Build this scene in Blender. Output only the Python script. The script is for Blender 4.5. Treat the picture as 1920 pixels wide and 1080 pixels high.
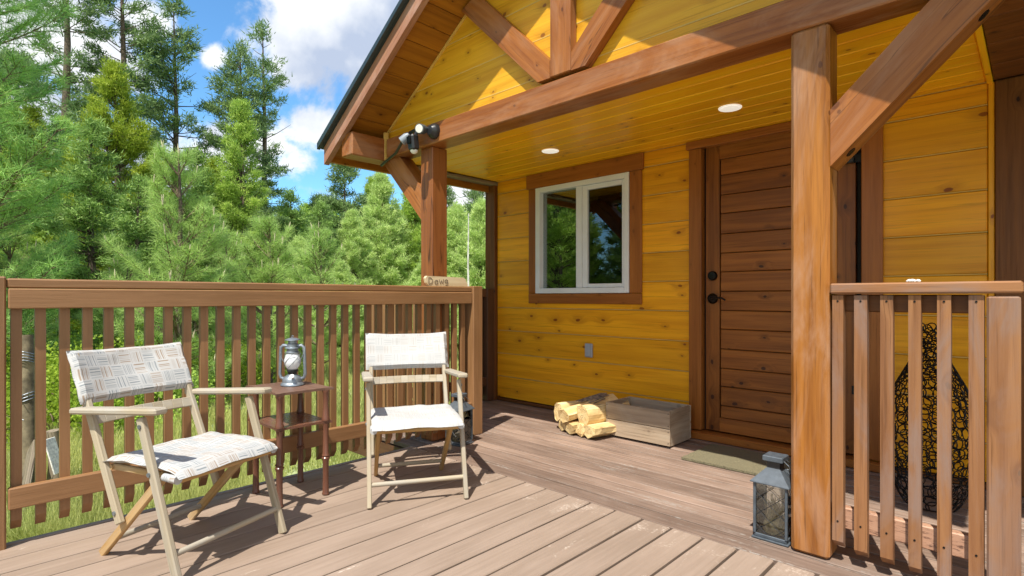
import bpy, math, random
import numpy as np
from mathutils import Vector, Matrix, noise as mn
R = math.radians
random.seed(7)
rng = np.random.default_rng(7)
for o in list(bpy.data.objects): bpy.data.objects.remove(o)
S = bpy.context.scene
COL = S.collection

# ------------------------------------------------------------------ camera
YAW = R(-43.7)
cam = bpy.data.cameras.new('camera'); cam.sensor_width = 36; cam.lens = 1030/1920*36
cam.shift_y = 17/1920; cam.clip_start = 0.05; cam.clip_end = 2000
co = bpy.data.objects.new('camera', cam); COL.objects.link(co)
co.location = (0, 0, 1.0); co.rotation_euler = (R(90), 0, -YAW)
S.camera = co
FW = np.array([math.sin(YAW), math.cos(YAW), 0]); RT = np.array([math.cos(YAW), -math.sin(YAW), 0])

# ------------------------------------------------------------------ world, sun, exposure
SUN = Vector((0.20, -0.523, 1.0)).normalized()          # towards the sun
elev = math.asin(SUN.z); azim = math.atan2(SUN.x, SUN.y)
W = bpy.data.worlds.new('World'); S.world = W; W.use_nodes = True
nt = W.node_tree; nt.nodes.clear()
def wn(t, **k):
    n = nt.nodes.new(t)
    for a, b in k.items(): setattr(n, a, b)
    return n
def wl(a, b): nt.links.new(a, b)
sky = wn('ShaderNodeTexSky', sky_type='NISHITA', sun_disc=False, sun_elevation=elev, sun_rotation=azim, altitude=900, air_density=1.0, dust_density=0.3, ozone_density=2.6)
bg = wn('ShaderNodeBackground'); bg.inputs[1].default_value = 0.15
out = wn('ShaderNodeOutputWorld')
tc = wn('ShaderNodeTexCoord')
def pxdir(x, y):
    d = FW + RT*(x-960)/1030 - np.array([0, 0, 1])*(y-557)/1030
    return d/np.linalg.norm(d)
nz = wn('ShaderNodeTexNoise'); nz.inputs['Scale'].default_value = 5.5; nz.inputs['Detail'].default_value = 9; nz.inputs['Roughness'].default_value = .6; nz.inputs['Distortion'].default_value = .25
wl(tc.outputs['Generated'], nz.inputs['Vector'])
cur = None
for (x, y, r, sz) in [(640, 40, .19, 1.25), (560, 90, .10, 1.2), (700, 110, .12, 1.3), (760, 20, .2, 1.2), (600, 250, .085, 1.5), (560, 310, .1, 1.8),
                      (640, 200, .0, 1.5), (400, 105, .03, 1.2), (275, 40, .06, 1.0), (90, 10, .09, 1.3), (470, 290, .10, 1.4), (180, 120, .08, 1.5), (620, 360, .10, 1.9), (870, 360, .12, 1.9), (330, 330, .2, 2.2), (60, 250, .12, 1.5)]:
    c = pxdir(x, y)
    if r <= 0: continue
    sub = wn('ShaderNodeVectorMath', operation='SUBTRACT'); sub.inputs[1].default_value = c; wl(tc.outputs['Generated'], sub.inputs[0])
    mul = wn('ShaderNodeVectorMath', operation='MULTIPLY'); mul.inputs[1].default_value = (1/r, 1/r, sz/r); wl(sub.outputs[0], mul.inputs[0])
    ln = wn('ShaderNodeVectorMath', operation='LENGTH'); wl(mul.outputs[0], ln.inputs[0])
    inv = wn('ShaderNodeMath', operation='SUBTRACT'); inv.inputs[0].default_value = 1.0; wl(ln.outputs['Value'], inv.inputs[1])
    if cur is None: cur = inv.outputs[0]
    else:
        mx = wn('ShaderNodeMath', operation='SMOOTH_MAX'); mx.inputs[2].default_value = .15; wl(cur, mx.inputs[0]); wl(inv.outputs[0], mx.inputs[1]); cur = mx.outputs[0]
# broken cloud added out of view, for fill light and reflections
nz2 = wn('ShaderNodeTexNoise'); nz2.inputs['Scale'].default_value = 2.1; nz2.inputs['Detail'].default_value = 4
wl(tc.outputs['Generated'], nz2.inputs['Vector'])
far = wn('ShaderNodeVectorMath', operation='DOT_PRODUCT'); far.inputs[1].default_value = tuple(pxdir(560, 200)); wl(tc.outputs['Generated'], far.inputs[0])
fr = wn('ShaderNodeMapRange'); fr.inputs[1].default_value = .62; fr.inputs[2].default_value = .05; fr.inputs[3].default_value = -2.5; fr.inputs[4].default_value = .12; wl(far.outputs['Value'], fr.inputs[0])
g2 = wn('ShaderNodeMath', operation='ADD'); wl(fr.outputs[0], g2.inputs[0]); wl(nz2.outputs['Fac'], g2.inputs[1])
mx = wn('ShaderNodeMath', operation='MAXIMUM'); wl(cur, mx.inputs[0]); wl(g2.outputs[0], mx.inputs[1])
nm = wn('ShaderNodeMath', operation='MULTIPLY_ADD'); nm.inputs[1].default_value = 4.2; nm.inputs[2].default_value = -2.1; wl(nz.outputs['Fac'], nm.inputs[0])
sm = wn('ShaderNodeMath', operation='ADD'); wl(mx.outputs[0], sm.inputs[0]); wl(nm.outputs[0], sm.inputs[1])
cm = wn('ShaderNodeMapRange', interpolation_type='SMOOTHSTEP'); cm.inputs[1].default_value = -.06; cm.inputs[2].default_value = .42; wl(sm.outputs[0], cm.inputs[0])
nz3 = wn('ShaderNodeTexNoise'); nz3.inputs['Scale'].default_value = 7; nz3.inputs['Detail'].default_value = 7; wl(tc.outputs['Generated'], nz3.inputs['Vector'])
cr = wn('ShaderNodeValToRGB'); cr.color_ramp.elements[0].position = .36; cr.color_ramp.elements[0].color = (2.4, 2.8, 3.6, 1); cr.color_ramp.elements[1].position = .56; cr.color_ramp.elements[1].color = (4.8, 4.9, 5.0, 1)
wl(nz3.outputs['Fac'], cr.inputs[0])
skg = wn('ShaderNodeMix', data_type='RGBA', blend_type='MULTIPLY'); skg.inputs[0].default_value = 1; wl(sky.outputs[0], skg.inputs[6]); skg.inputs[7].default_value = (.66, 1.0, 1.12, 1)
mixc = wn('ShaderNodeMix', data_type='RGBA'); wl(cm.outputs[0], mixc.inputs[0]); wl(skg.outputs[2], mixc.inputs[6]); wl(cr.outputs[0], mixc.inputs[7])
wl(mixc.outputs[2], bg.inputs[0]); wl(bg.outputs[0], out.inputs[0])
sl = bpy.data.lights.new('sun', 'SUN'); sl.energy = 4.4; sl.angle = R(.53); sl.color = (1, .95, .86)
so = bpy.data.objects.new('sun', sl); COL.objects.link(so); so.rotation_euler = SUN.to_track_quat('Z', 'Y').to_euler()
S.view_settings.view_transform = 'Standard'; S.view_settings.look = 'None'; S.view_settings.gamma = 1; S.view_settings.exposure = .62
S.render.engine = 'CYCLES'
S.cycles.max_bounces = 8; S.cycles.transparent_max_bounces = 12; S.cycles.diffuse_bounces = 5

# ------------------------------------------------------------------ materials
def srgb(r, g, b):
    f = lambda c: (c/255/12.92) if c/255 <= .04045 else ((c/255+.055)/1.055)**2.4
    return (f(r), f(g), f(b), 1)
class MT:
    def __init__(s, name):
        s.m = bpy.data.materials.new(name); s.m.use_nodes = True; s.t = s.m.node_tree; s.b = s.t.nodes['Principled BSDF']; s.o = s.t.nodes['Material Output']
    def n(s, t, ins=None, **k):
        n = s.t.nodes.new(t)
        for a, b in k.items(): setattr(n, a, b)
        for a, b in (ins or {}).items():
            if hasattr(b, 'is_output') or isinstance(b, bpy.types.NodeSocket): s.t.links.new(b, n.inputs[a])
            else: n.inputs[a].default_value = b
        return n
    def l(s, a, b): s.t.links.new(a, b)
    def math(s, op, a, b=0, c=0): return s.n('ShaderNodeMath', {0: a, 1: b, 2: c}, operation=op).outputs[0]
    def vmul(s, a, v): return s.n('ShaderNodeVectorMath', {0: a, 1: v}, operation='MULTIPLY').outputs[0]
    def vadd(s, a, v): return s.n('ShaderNodeVectorMath', {0: a, 1: v}, operation='ADD').outputs[0]
    def noise(s, v, scale=1, detail=4, rough=.5, dist=0, dim='3D'):
        return s.n('ShaderNodeTexNoise', {'Vector': v, 'Scale': scale, 'Detail': detail, 'Roughness': rough, 'Distortion': dist}, noise_dimensions=dim).outputs['Fac']
    def mr(s, v, a, b, c=0, d=1, smooth=True): return s.n('ShaderNodeMapRange', {0: v, 1: a, 2: b, 3: c, 4: d}, interpolation_type='SMOOTHSTEP' if smooth else 'LINEAR').outputs[0]
    def mix(s, f, a, b, mode='MIX'): return s.n('ShaderNodeMix', {0: f, 6: a, 7: b}, data_type='RGBA', blend_type=mode).outputs[2]
    def bump(s, h, st=.3, d=.01):
        n = s.n('ShaderNodeBump', {'Height': h, 'Strength': st, 'Distance': d}); s.l(n.outputs[0], s.b.inputs['Normal'])
    def attr(s, nm, o='Vector'): return s.n('ShaderNodeAttribute', attribute_name=nm).outputs[o]

def wood(name, dark, light, knot=(.10, .04, .01, 1), knots=.5, rough=.4, coat=0., bloom=None, bloom_amt=0, var=.25, bump=.25, grain=1., crack=0., kf=(4.6, 7.0), kdens=.5, streak=.45, spec=.25):
    M = MT(name); g = M.attr('gc'); rn = M.attr('rn', 'Fac')
    sp = M.n('ShaderNodeSeparateXYZ', {0: g}).outputs
    wob = M.noise(M.vmul(g, (9, 22, 22)), 1, 2, .5)
    kv = M.n('ShaderNodeCombineXYZ', {0: M.math('MULTIPLY_ADD', sp[0], kf[0], M.math('MULTIPLY', wob, .10)), 1: M.math('MULTIPLY_ADD', M.math('ADD', sp[1], sp[2]), kf[1], M.math('MULTIPLY', wob, .14)), 2: 0}).outputs[0]
    vo = M.n('ShaderNodeTexVoronoi', {'Vector': kv, 'Scale': 1.0, 'Randomness': 1.0}, feature='F1', voronoi_dimensions='2D')
    pick = M.n('ShaderNodeSeparateColor', {0: vo.outputs['Color']}).outputs
    kd = M.math('ADD', M.math('MULTIPLY', vo.outputs['Distance'], M.math('MULTIPLY_ADD', pick[1], .9, .6)), M.math('MULTIPLY', M.math('GREATER_THAN', pick[0], kdens), 5))
    halo = M.mr(kd, .0, .30, 1, 0)
    off = M.n('ShaderNodeCombineXYZ', {0: 0, 1: M.math('MULTIPLY', halo, 1.6*knots), 2: 0}).outputs[0]
    gv = M.vadd(M.vmul(g, (1.1*grain, 24*grain, 24*grain)), off)
    g1 = M.noise(gv, 1, 5, .55, .5)
    g2 = M.noise(M.vmul(g, (5, 190, 190)), 1, 3, .6)
    g3 = M.noise(M.vmul(g, (.9, 3.5, 3.5)), 1, 3, .5)
    f = M.math('ADD', M.math('MULTIPLY', M.mr(g1, .3, .72), .6), M.math('MULTIPLY', g2, .22))
    f = M.math('ADD', f, M.math('MULTIPLY', M.mr(g3, .3, .7), .22))
    c = M.mix(f, light, dark)
    vv = M.math('MULTIPLY_ADD', rn, var, 1-var*.5)
    hs = M.n('ShaderNodeHueSaturation', {'Value': vv, 'Color': c}).outputs[0]
    km = M.mr(kd, .04, .058, 1, 0)
    hm = M.math('MULTIPLY', halo, .30)
    c2 = M.mix(M.math('MULTIPLY', hm, min(1, knots*1.6)), hs, knot)
    c2 = M.mix(M.math('MULTIPLY', km, min(.9, knots*1.3)), c2, knot)
    gs = M.noise(M.vadd(M.vmul(g, (2.2, 95, 95)), off), 1, 4, .65, .3)
    c2 = M.mix(M.math('MULTIPLY', M.mr(gs, .54, .70), streak), c2, M.n('ShaderNodeHueSaturation', {'Value': .5, 'Saturation': 1.1, 'Color': dark}).outputs[0])
    if bloom:
        bn = M.noise(M.vmul(g, (1.3, 5, 5)), 1, 5, .65, 1.2)
        c2 = M.mix(M.math('MULTIPLY', M.mr(bn, .42, .68), bloom_amt), c2, bloom)
    if crack > 0:
        cn = M.noise(M.vmul(g, (.55, 9, 9)), 1, 3, .5, .4)
        cc = M.math('ABSOLUTE', M.math('SUBTRACT', cn, .5))
        c2 = M.mix(M.math('MULTIPLY', M.mr(cc, .002, .009, 1, 0), crack), c2, (.03, .015, .008, 1))
    M.l(c2, M.b.inputs['Base Color'])
    M.b.inputs['Specular IOR Level'].default_value = spec
    M.l(M.mr(g2, .3, .8, rough-.06, rough+.1), M.b.inputs['Roughness'])
    M.b.inputs['Coat Weight'].default_value = coat; M.b.inputs['Coat Roughness'].default_value = .25
    M.bump(M.math('ADD', M.math('MULTIPLY', g1, .5), M.math('MULTIPLY', g2, .6)), bump, .004)
    return M.m
def paint(name, col, col2, rough=.55, wear=None, wamt=.5, wth=.62, grain=.5, spec=.5, wscale=(3, 9, 9), var=.14):
    M = MT(name); g = M.attr('gc'); rn = M.attr('rn', 'Fac')
    g1 = M.noise(M.vmul(g, (3, 60, 60)), 1, 5, .6, .3)
    g2 = M.noise(M.vmul(g, (2.2, 5, 5)), 1, 4, .55)
    c = M.mix(M.mr(M.math('MULTIPLY_ADD', g1, .5, M.math('MULTIPLY', g2, .5)), .35, .65), col, col2)
    c = M.n('ShaderNodeHueSaturation', {'Value': M.math('MULTIPLY_ADD', rn, var, 1-var/2), 'Color': c}).outputs[0]
    if wear:
        w1 = M.noise(M.vmul(g, wscale), 1, 8, .72, .6); w2 = M.noise(M.vmul(g, (40, 110, 110)), 1, 3, .7)
        w = M.math('MULTIPLY', M.mr(w1, wth, wth+.09), M.mr(w2, .42, .6))
        c = M.mix(M.math('MULTIPLY', w, wamt), c, wear)
    M.l(c, M.b.inputs['Base Color']); M.b.inputs['Roughness'].default_value = rough; M.b.inputs['Specular IOR Level'].default_value = spec
    M.bump(g1, grain, .003)
    return M.m
def plain(name, col, rough=.5, metal=0., nscale=40, namt=.25, bump=.15, coords='Object', spec=.5):
    M = MT(name); v = M.n('ShaderNodeTexCoord').outputs[coords]
    n = M.noise(v, nscale, 5, .6); d = tuple(x*(1-namt) for x in col[:3])+(1,); u = tuple(min(1, x*(1+namt)) for x in col[:3])+(1,)
    M.l(M.mix(M.mr(n, .3, .7), d, u), M.b.inputs['Base Color']); M.b.inputs['Roughness'].default_value = rough; M.b.inputs['Metallic'].default_value = metal
    M.b.inputs['Specular IOR Level'].default_value = spec
    if bump: M.bump(n, bump, .002)
    return M.m
m_siding = wood('yellow_pine_siding', (.70, .28, .006, 1), (.96, .465, .015, 1), knot=(.22, .05, .006, 1), knots=.8, rough=.36, coat=.2, var=.24, kdens=.38, kf=(3.7, 7.0))
m_gable = wood('yellow_pine_gable', (.64, .285, .012, 1), (.84, .47, .03, 1), knot=(.18, .05, .01, 1), knots=.6, rough=.42, coat=.12, var=.16)
m_ceil = wood('yellow_pine_ceiling', (.96, .43, .004, 1), (1.0, .61, .014, 1), knot=(.30, .07, .01, 1), knots=.6, kdens=.3, rough=.35, coat=.25, var=.14)
m_seam = plain('pale_groove_finish', (.66, .42, .10, 1), .6, nscale=3, namt=.15, bump=0)
m_beam = wood('brown_stained_beam', (.18, .052, .012, 1), (.38, .135, .032, 1), knot=(.07, .02, .01, 1), knots=.5, kdens=.25, rough=.4, coat=.1, bloom=(.44, .245, .14, 1), bloom_amt=.5, var=.1, crack=.0)
m_brace = wood('brown_stained_brace', (.21, .062, .013, 1), (.42, .155, .036, 1), knot=(.07, .02, .01, 1), knots=.5, kdens=.25, rough=.4, coat=.1, bloom=(.44, .25, .15, 1), bloom_amt=.35, var=.1, crack=.5)
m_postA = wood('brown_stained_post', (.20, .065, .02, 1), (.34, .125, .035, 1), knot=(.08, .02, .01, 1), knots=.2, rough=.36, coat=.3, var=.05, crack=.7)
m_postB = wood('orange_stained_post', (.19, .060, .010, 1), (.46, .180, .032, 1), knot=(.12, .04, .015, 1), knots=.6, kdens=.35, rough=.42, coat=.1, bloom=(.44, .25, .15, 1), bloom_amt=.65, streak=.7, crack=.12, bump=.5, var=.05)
m_trim = wood('brown_stained_trim', (.23, .07, .013, 1), (.41, .145, .027, 1), knot=(.05, .015, .006, 1), knots=.25, rough=.38, coat=.2, var=.15)
m_door = wood('dark_stained_door', (.15, .042, .007, 1), (.38, .132, .022, 1), knot=(.04, .012, .006, 1), knots=.7, kdens=.5, rough=.4, coat=.2, var=.3)
m_soffit = wood('orange_brown_soffit', (.24, .085, .010, 1), (.43, .17, .016, 1), knot=(.07, .02, .006, 1), knots=.6, rough=.42, coat=.15, var=.3)
m_rake = wood('sun_bleached_rake', (.30, .13, .075, 1), (.46, .23, .14, 1), knots=.15, rough=.45, bloom=(.52, .34, .27, 1), bloom_amt=.5, var=.1)
m_dark = wood('dark_brown_boards', (.10, .036, .010, 1), (.23, .088, .024, 1), knot=(.02, .01, .01, 1), knots=.9, rough=.45, var=.15)
m_grey = wood('weathered_grey_wood', (.15, .12, .085, 1), (.33, .27, .19, 1), knots=.5, rough=.7, crack=.8, var=.15)
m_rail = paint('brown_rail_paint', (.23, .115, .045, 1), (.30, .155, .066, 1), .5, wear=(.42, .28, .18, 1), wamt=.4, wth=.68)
m_drail = paint('shaded_rail_paint', (.085, .038, .02, 1), (.13, .058, .03, 1), .5)  # rail brown darkened, with the porch roof's shade put into the colour
m_railR = wood('worn_pink_brown_rail', (.19, .078, .032, 1), (.37, .18, .075, 1), knot=(.14, .08, .05, 1), knots=.6, kdens=.35, rough=.55, bloom=(.25, .17, .135, 1), bloom_amt=.8, streak=.6, bump=.5, var=.2)
m_treat = paint('incised_treated_wood', (.44, .24, .15, 1), (.54, .32, .21, 1), .6, wear=(.10, .045, .03, 1), wamt=.9, wth=.5, wscale=(22, 130, 130))
m_deck = paint('beige_brown_deck_paint', (.27, .198, .148, 1), (.335, .25, .192, 1), .62, wear=(.68, .58, .48, 1), wamt=.75, wth=.635, wscale=(4, 7, 7), spec=.3, var=.08)
m_porch = paint('worn_porch_boards', (.18, .12, .088, 1), (.30, .21, .16, 1), .65, wear=(.38, .35, .31, 1), wamt=.55, wth=.54, wscale=(1.4, 22, 22), spec=.3, var=.5)
m_chair = wood('bleached_chair_wood', (.32, .26, .17, 1), (.50, .43, .31, 1), knot=(.4, .25, .1, 1), knots=.1, rough=.6, bloom=(.38, .355, .31, 1), bloom_amt=.75, var=.2)
m_strut = wood('honey_chair_wood', (.34, .19, .06, 1), (.52, .33, .13, 1), knot=(.3, .2, .1, 1), knots=.1, rough=.5, bloom=(.46, .38, .27, 1), bloom_amt=.5, var=.2)
m_table = wood('red_brown_table_wood', (.10, .040, .024, 1), (.19, .078, .045, 1), knots=.0, rough=.28, coat=.4, bloom=(.33, .22, .18, 1), bloom_amt=.15, var=.1)
m_ttop = wood('faded_table_top', (.13, .07, .048, 1), (.20, .115, .08, 1), knots=.0, rough=.5, var=.1)
m_crate = wood('old_crate_wood', (.25, .18, .12, 1), (.50, .39, .27, 1), knot=(.12, .08, .05, 1), knots=.3, rough=.75, bloom=(.52, .46, .36, 1), bloom_amt=.55, var=.25, bump=.5)
m_log = wood('split_firewood', (.58, .38, .15, 1), (.86, .70, .38, 1), knot=(.30, .15, .06, 1), knots=.5, rough=.7, var=.35, bump=.8, streak=.6, crack=.6)
m_bark = plain('grey_bark', (.26, .20, .15, 1), .9, nscale=30, namt=.6, bump=.8)
m_trunk = plain('pine_trunk_bark', (.115, .085, .062, 1), .95, nscale=14, namt=.5, bump=.9)
m_twig = plain('pine_twig_bark', (.17, .12, .075, 1), .9, nscale=30, namt=.3)
m_birch = plain('pale_birch_bark', (.62, .60, .55, 1), .8, nscale=9, namt=.3)
m_lgrey2 = plain('pale_blue_grey_plastic', (.24, .28, .32, 1), .4, namt=.05, bump=0)
m_oldp = plain('rough_old_post', (.19, .155, .095, 1), .95, nscale=9, namt=.6, bump=1.)
m_white = plain('white_vinyl', (.78, .80, .82, 1), .35, nscale=8, namt=.03, bump=0)
m_black = plain('black_metal', (.012, .012, .013, 1), .4, metal=.6)
m_bronze = plain('dark_bronze', (.018, .015, .014, 1), .3, metal=.8)
m_blackp = plain('black_plastic', (.02, .022, .025, 1), .3, namt=.1, bump=0)
m_galv = plain('galvanised_lantern', (.26, .30, .34, 1), .42, metal=.6, nscale=25, namt=.2)
m_lgrey = plain('blue_grey_lantern_paint', (.075, .09, .105, 1), .5, nscale=30, namt=.2)
m_globe = plain('frosted_glass', (.72, .75, .76, 1), .25, nscale=6, namt=.05, bump=0)
m_lens = plain('white_lamp_lens', (.80, .79, .72, 1), .3, namt=.03, bump=0)
m_greyp = plain('grey_plastic_cover', (.36, .39, .43, 1), .45, namt=.05, bump=0)
m_metalroof = plain('blue_green_roof_metal', (.05, .068, .072, 1), .3, metal=.3, namt=.1, bump=0)
m_mat = plain('coir_fibre', (.17, .148, .085, 1), .95, nscale=160, namt=.45, bump=1.)
m_straw = plain('dried_grass_filling', (.50, .36, .18, 1), .9, nscale=60, namt=.5, bump=1.)
m_dark0 = plain('dark_void', (.012, .01, .008, 1), .9)
m_room = plain('dim_room_wall', (.12, .06, .02, 1), .8)
m_lampc = plain('white_ceiling_lens', (.85, .83, .76, 1), .4, namt=.02, bump=0); m_lampc.node_tree.nodes['Principled BSDF'].inputs['Emission Color'].default_value = (1, .95, .85, 1); m_lampc.node_tree.nodes['Principled BSDF'].inputs['Emission Strength'].default_value = .38
m_wire = plain('galvanised_wire', (.20, .22, .24, 1), .5, metal=.6)
m_signw = wood('pale_sign_wood', (.55, .42, .24, 1), (.78, .66, .44, 1), knots=.1, rough=.6)
m_burn = plain('burnt_lettering', (.16, .11, .07, 1), .8)
m_ever = plain('white_lichen', (.80, .78, .70, 1), .9, nscale=60)

def fabric(name, amt, c_blue=(.21, .235, .25, 1), c_tan=(.30, .225, .165, 1)):
    M = MT(name); g = M.attr('gc'); sx = M.n('ShaderNodeSeparateXYZ', {0: g}); u, v = sx.outputs[0], sx.outputs[1]
    c = .047
    uu = M.math('DIVIDE', u, c); vv = M.math('DIVIDE', v, c); fu = M.math('FLOOR', uu); fv = M.math('FLOOR', vv)
    par = M.math('MODULO', M.math('ABSOLUTE', M.math('ADD', fu, fv)), 2)
    cell = M.n('ShaderNodeCombineXYZ', {0: fu, 1: fv, 2: 0}).outputs[0]
    wn_ = M.n('ShaderNodeTexWhiteNoise', {'Vector': cell}, noise_dimensions='3D').outputs['Value']
    st = M.math('ADD', M.math('MULTIPLY', par, uu), M.math('MULTIPLY', M.math('SUBTRACT', 1, par), vv))
    sn = M.n('ShaderNodeTexNoise', {'W': M.math('ADD', M.math('MULTIPLY', st, 9.0), M.math('MULTIPLY', wn_, 40)), 'Scale': 1, 'Detail': 2}, noise_dimensions='1D').outputs['Fac']
    tone = M.mix(M.mr(wn_, .45, .55), c_blue, c_tan)
    white = (.49, .49, .48, 1)
    col = M.mix(M.math('MULTIPLY', M.mr(sn, .42, .66), amt), white, tone)
    fr_ = M.math('FRACT', uu); fr2 = M.math('FRACT', vv)
    ed = M.math('MINIMUM', M.math('MINIMUM', fr_, M.math('SUBTRACT', 1, fr_)), M.math('MINIMUM', fr2, M.math('SUBTRACT', 1, fr2)))
    col = M.mix(M.mr(ed, .02, .10, .8, 0), col, white)
    M.l(col, M.b.inputs['Base Color']); M.b.inputs['Roughness'].default_value = .9; M.b.inputs['Specular IOR Level'].default_value = .15
    w = M.noise(M.vmul(g, (900, 900, 900)), 1, 2); w2 = M.noise(M.vmul(g, (14, 14, 14)), 1, 3)
    M.bump(M.math('ADD', w, M.math('MULTIPLY', w2, 3)), .35, .002)
    return M.m
m_fab1 = fabric('woven_plaid_fabric', .95)
m_fab2 = fabric('sunlit_woven_fabric', .38)  # same plaid at weaker contrast, its washing-out by sun put into the colour

def glassm(name, tint, refl):
    M = MT(name); t = M.t; t.nodes.remove(M.b)
    tr = M.n('ShaderNodeBsdfTransparent', {0: tint}); gl = M.n('ShaderNodeBsdfGlossy', {0: (.9, .95, .95, 1), 1: .0})
    fr = M.n('ShaderNodeFresnel', {0: 1.5}).outputs[0]
    mx = M.n('ShaderNodeMixShader', {0: M.math('ADD', M.math('MULTIPLY', fr, 1.2), refl)})
    M.l(tr.outputs[0], mx.inputs[1]); M.l(gl.outputs[0], mx.inputs[2]); M.l(mx.outputs[0], M.o.inputs[0])
    return M.m
m_pane = glassm('window_glass', (.55, .6, .58, 1), .22)
m_screen = glassm('screened_window_glass', (.3, .31, .32, 1), .05)
m_lglass = glassm('lantern_glass', (.9, .93, .93, 1), .03)

def leafm(name, c1, c2, c3, trans=.35, rough=.55, big=1.2):
    M = MT(name); t = M.t; rn = M.attr('rn', 'Fac'); g = M.n('ShaderNodeTexCoord').outputs['Object']
    n = M.noise(g, big, 3, .5)
    c = M.mix(rn, c1, c2); c = M.mix(M.mr(n, .40, .66), c, c3)
    M.l(c, M.b.inputs['Base Color']); M.b.inputs['Roughness'].default_value = rough; M.b.inputs['Specular IOR Level'].default_value = .3
    tl = M.n('ShaderNodeBsdfTranslucent', {0: c}); mx = M.n('ShaderNodeMixShader', {0: trans})
    M.l(M.b.outputs[0], mx.inputs[1]); M.l(tl.outputs[0], mx.inputs[2]); M.l(mx.outputs[0], M.o.inputs[0])
    return M.m
l_pond = leafm('long_pine_needles', (0.244, 0.413, 0.101, 1), (0.638, 0.828, 0.274, 1), (0.441, 0.631, 0.164, 1), .4)
l_pondd = leafm('deep_green_long_needles', (0.151, 0.337, 0.079, 1), (0.512, 0.774, 0.226, 1), (0.332, 0.559, 0.133, 1), .35)
l_tall = leafm('blue_green_needles', (0.090, 0.186, 0.068, 1), (0.307, 0.411, 0.162, 1), (0.180, 0.287, 0.085, 1), .3)
l_yel = leafm('yellow_green_needles', (0.182, 0.289, 0.025, 1), (0.550, 0.636, 0.068, 1), (0.336, 0.435, 0.042, 1), .4)
l_mid = leafm('fresh_green_needles', (0.182, 0.332, 0.058, 1), (0.618, 0.773, 0.155, 1), (0.390, 0.554, 0.094, 1), .4)
l_pale = leafm('pale_green_leaves', (0.318, 0.478, 0.145, 1), (0.766, 0.886, 0.331, 1), (0.532, 0.683, 0.222, 1), .4)
l_dark = leafm('dark_green_needles', (0.119, 0.234, 0.059, 1), (0.388, 0.562, 0.129, 1), (0.234, 0.376, 0.085, 1), .25)
l_shrub = leafm('bright_shrub_leaves', (0.150, 0.266, 0.025, 1), (0.496, 0.625, 0.073, 1), (0.316, 0.451, 0.043, 1), .45)
l_grass = leafm('meadow_grass', (0.268, 0.342, 0.071, 1), (0.679, 0.695, 0.281, 1), (0.536, 0.556, 0.187, 1), .4, big=.8)
l_candle = plain('pale_pine_candle', (.56, .50, .34, 1), .8)

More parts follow.
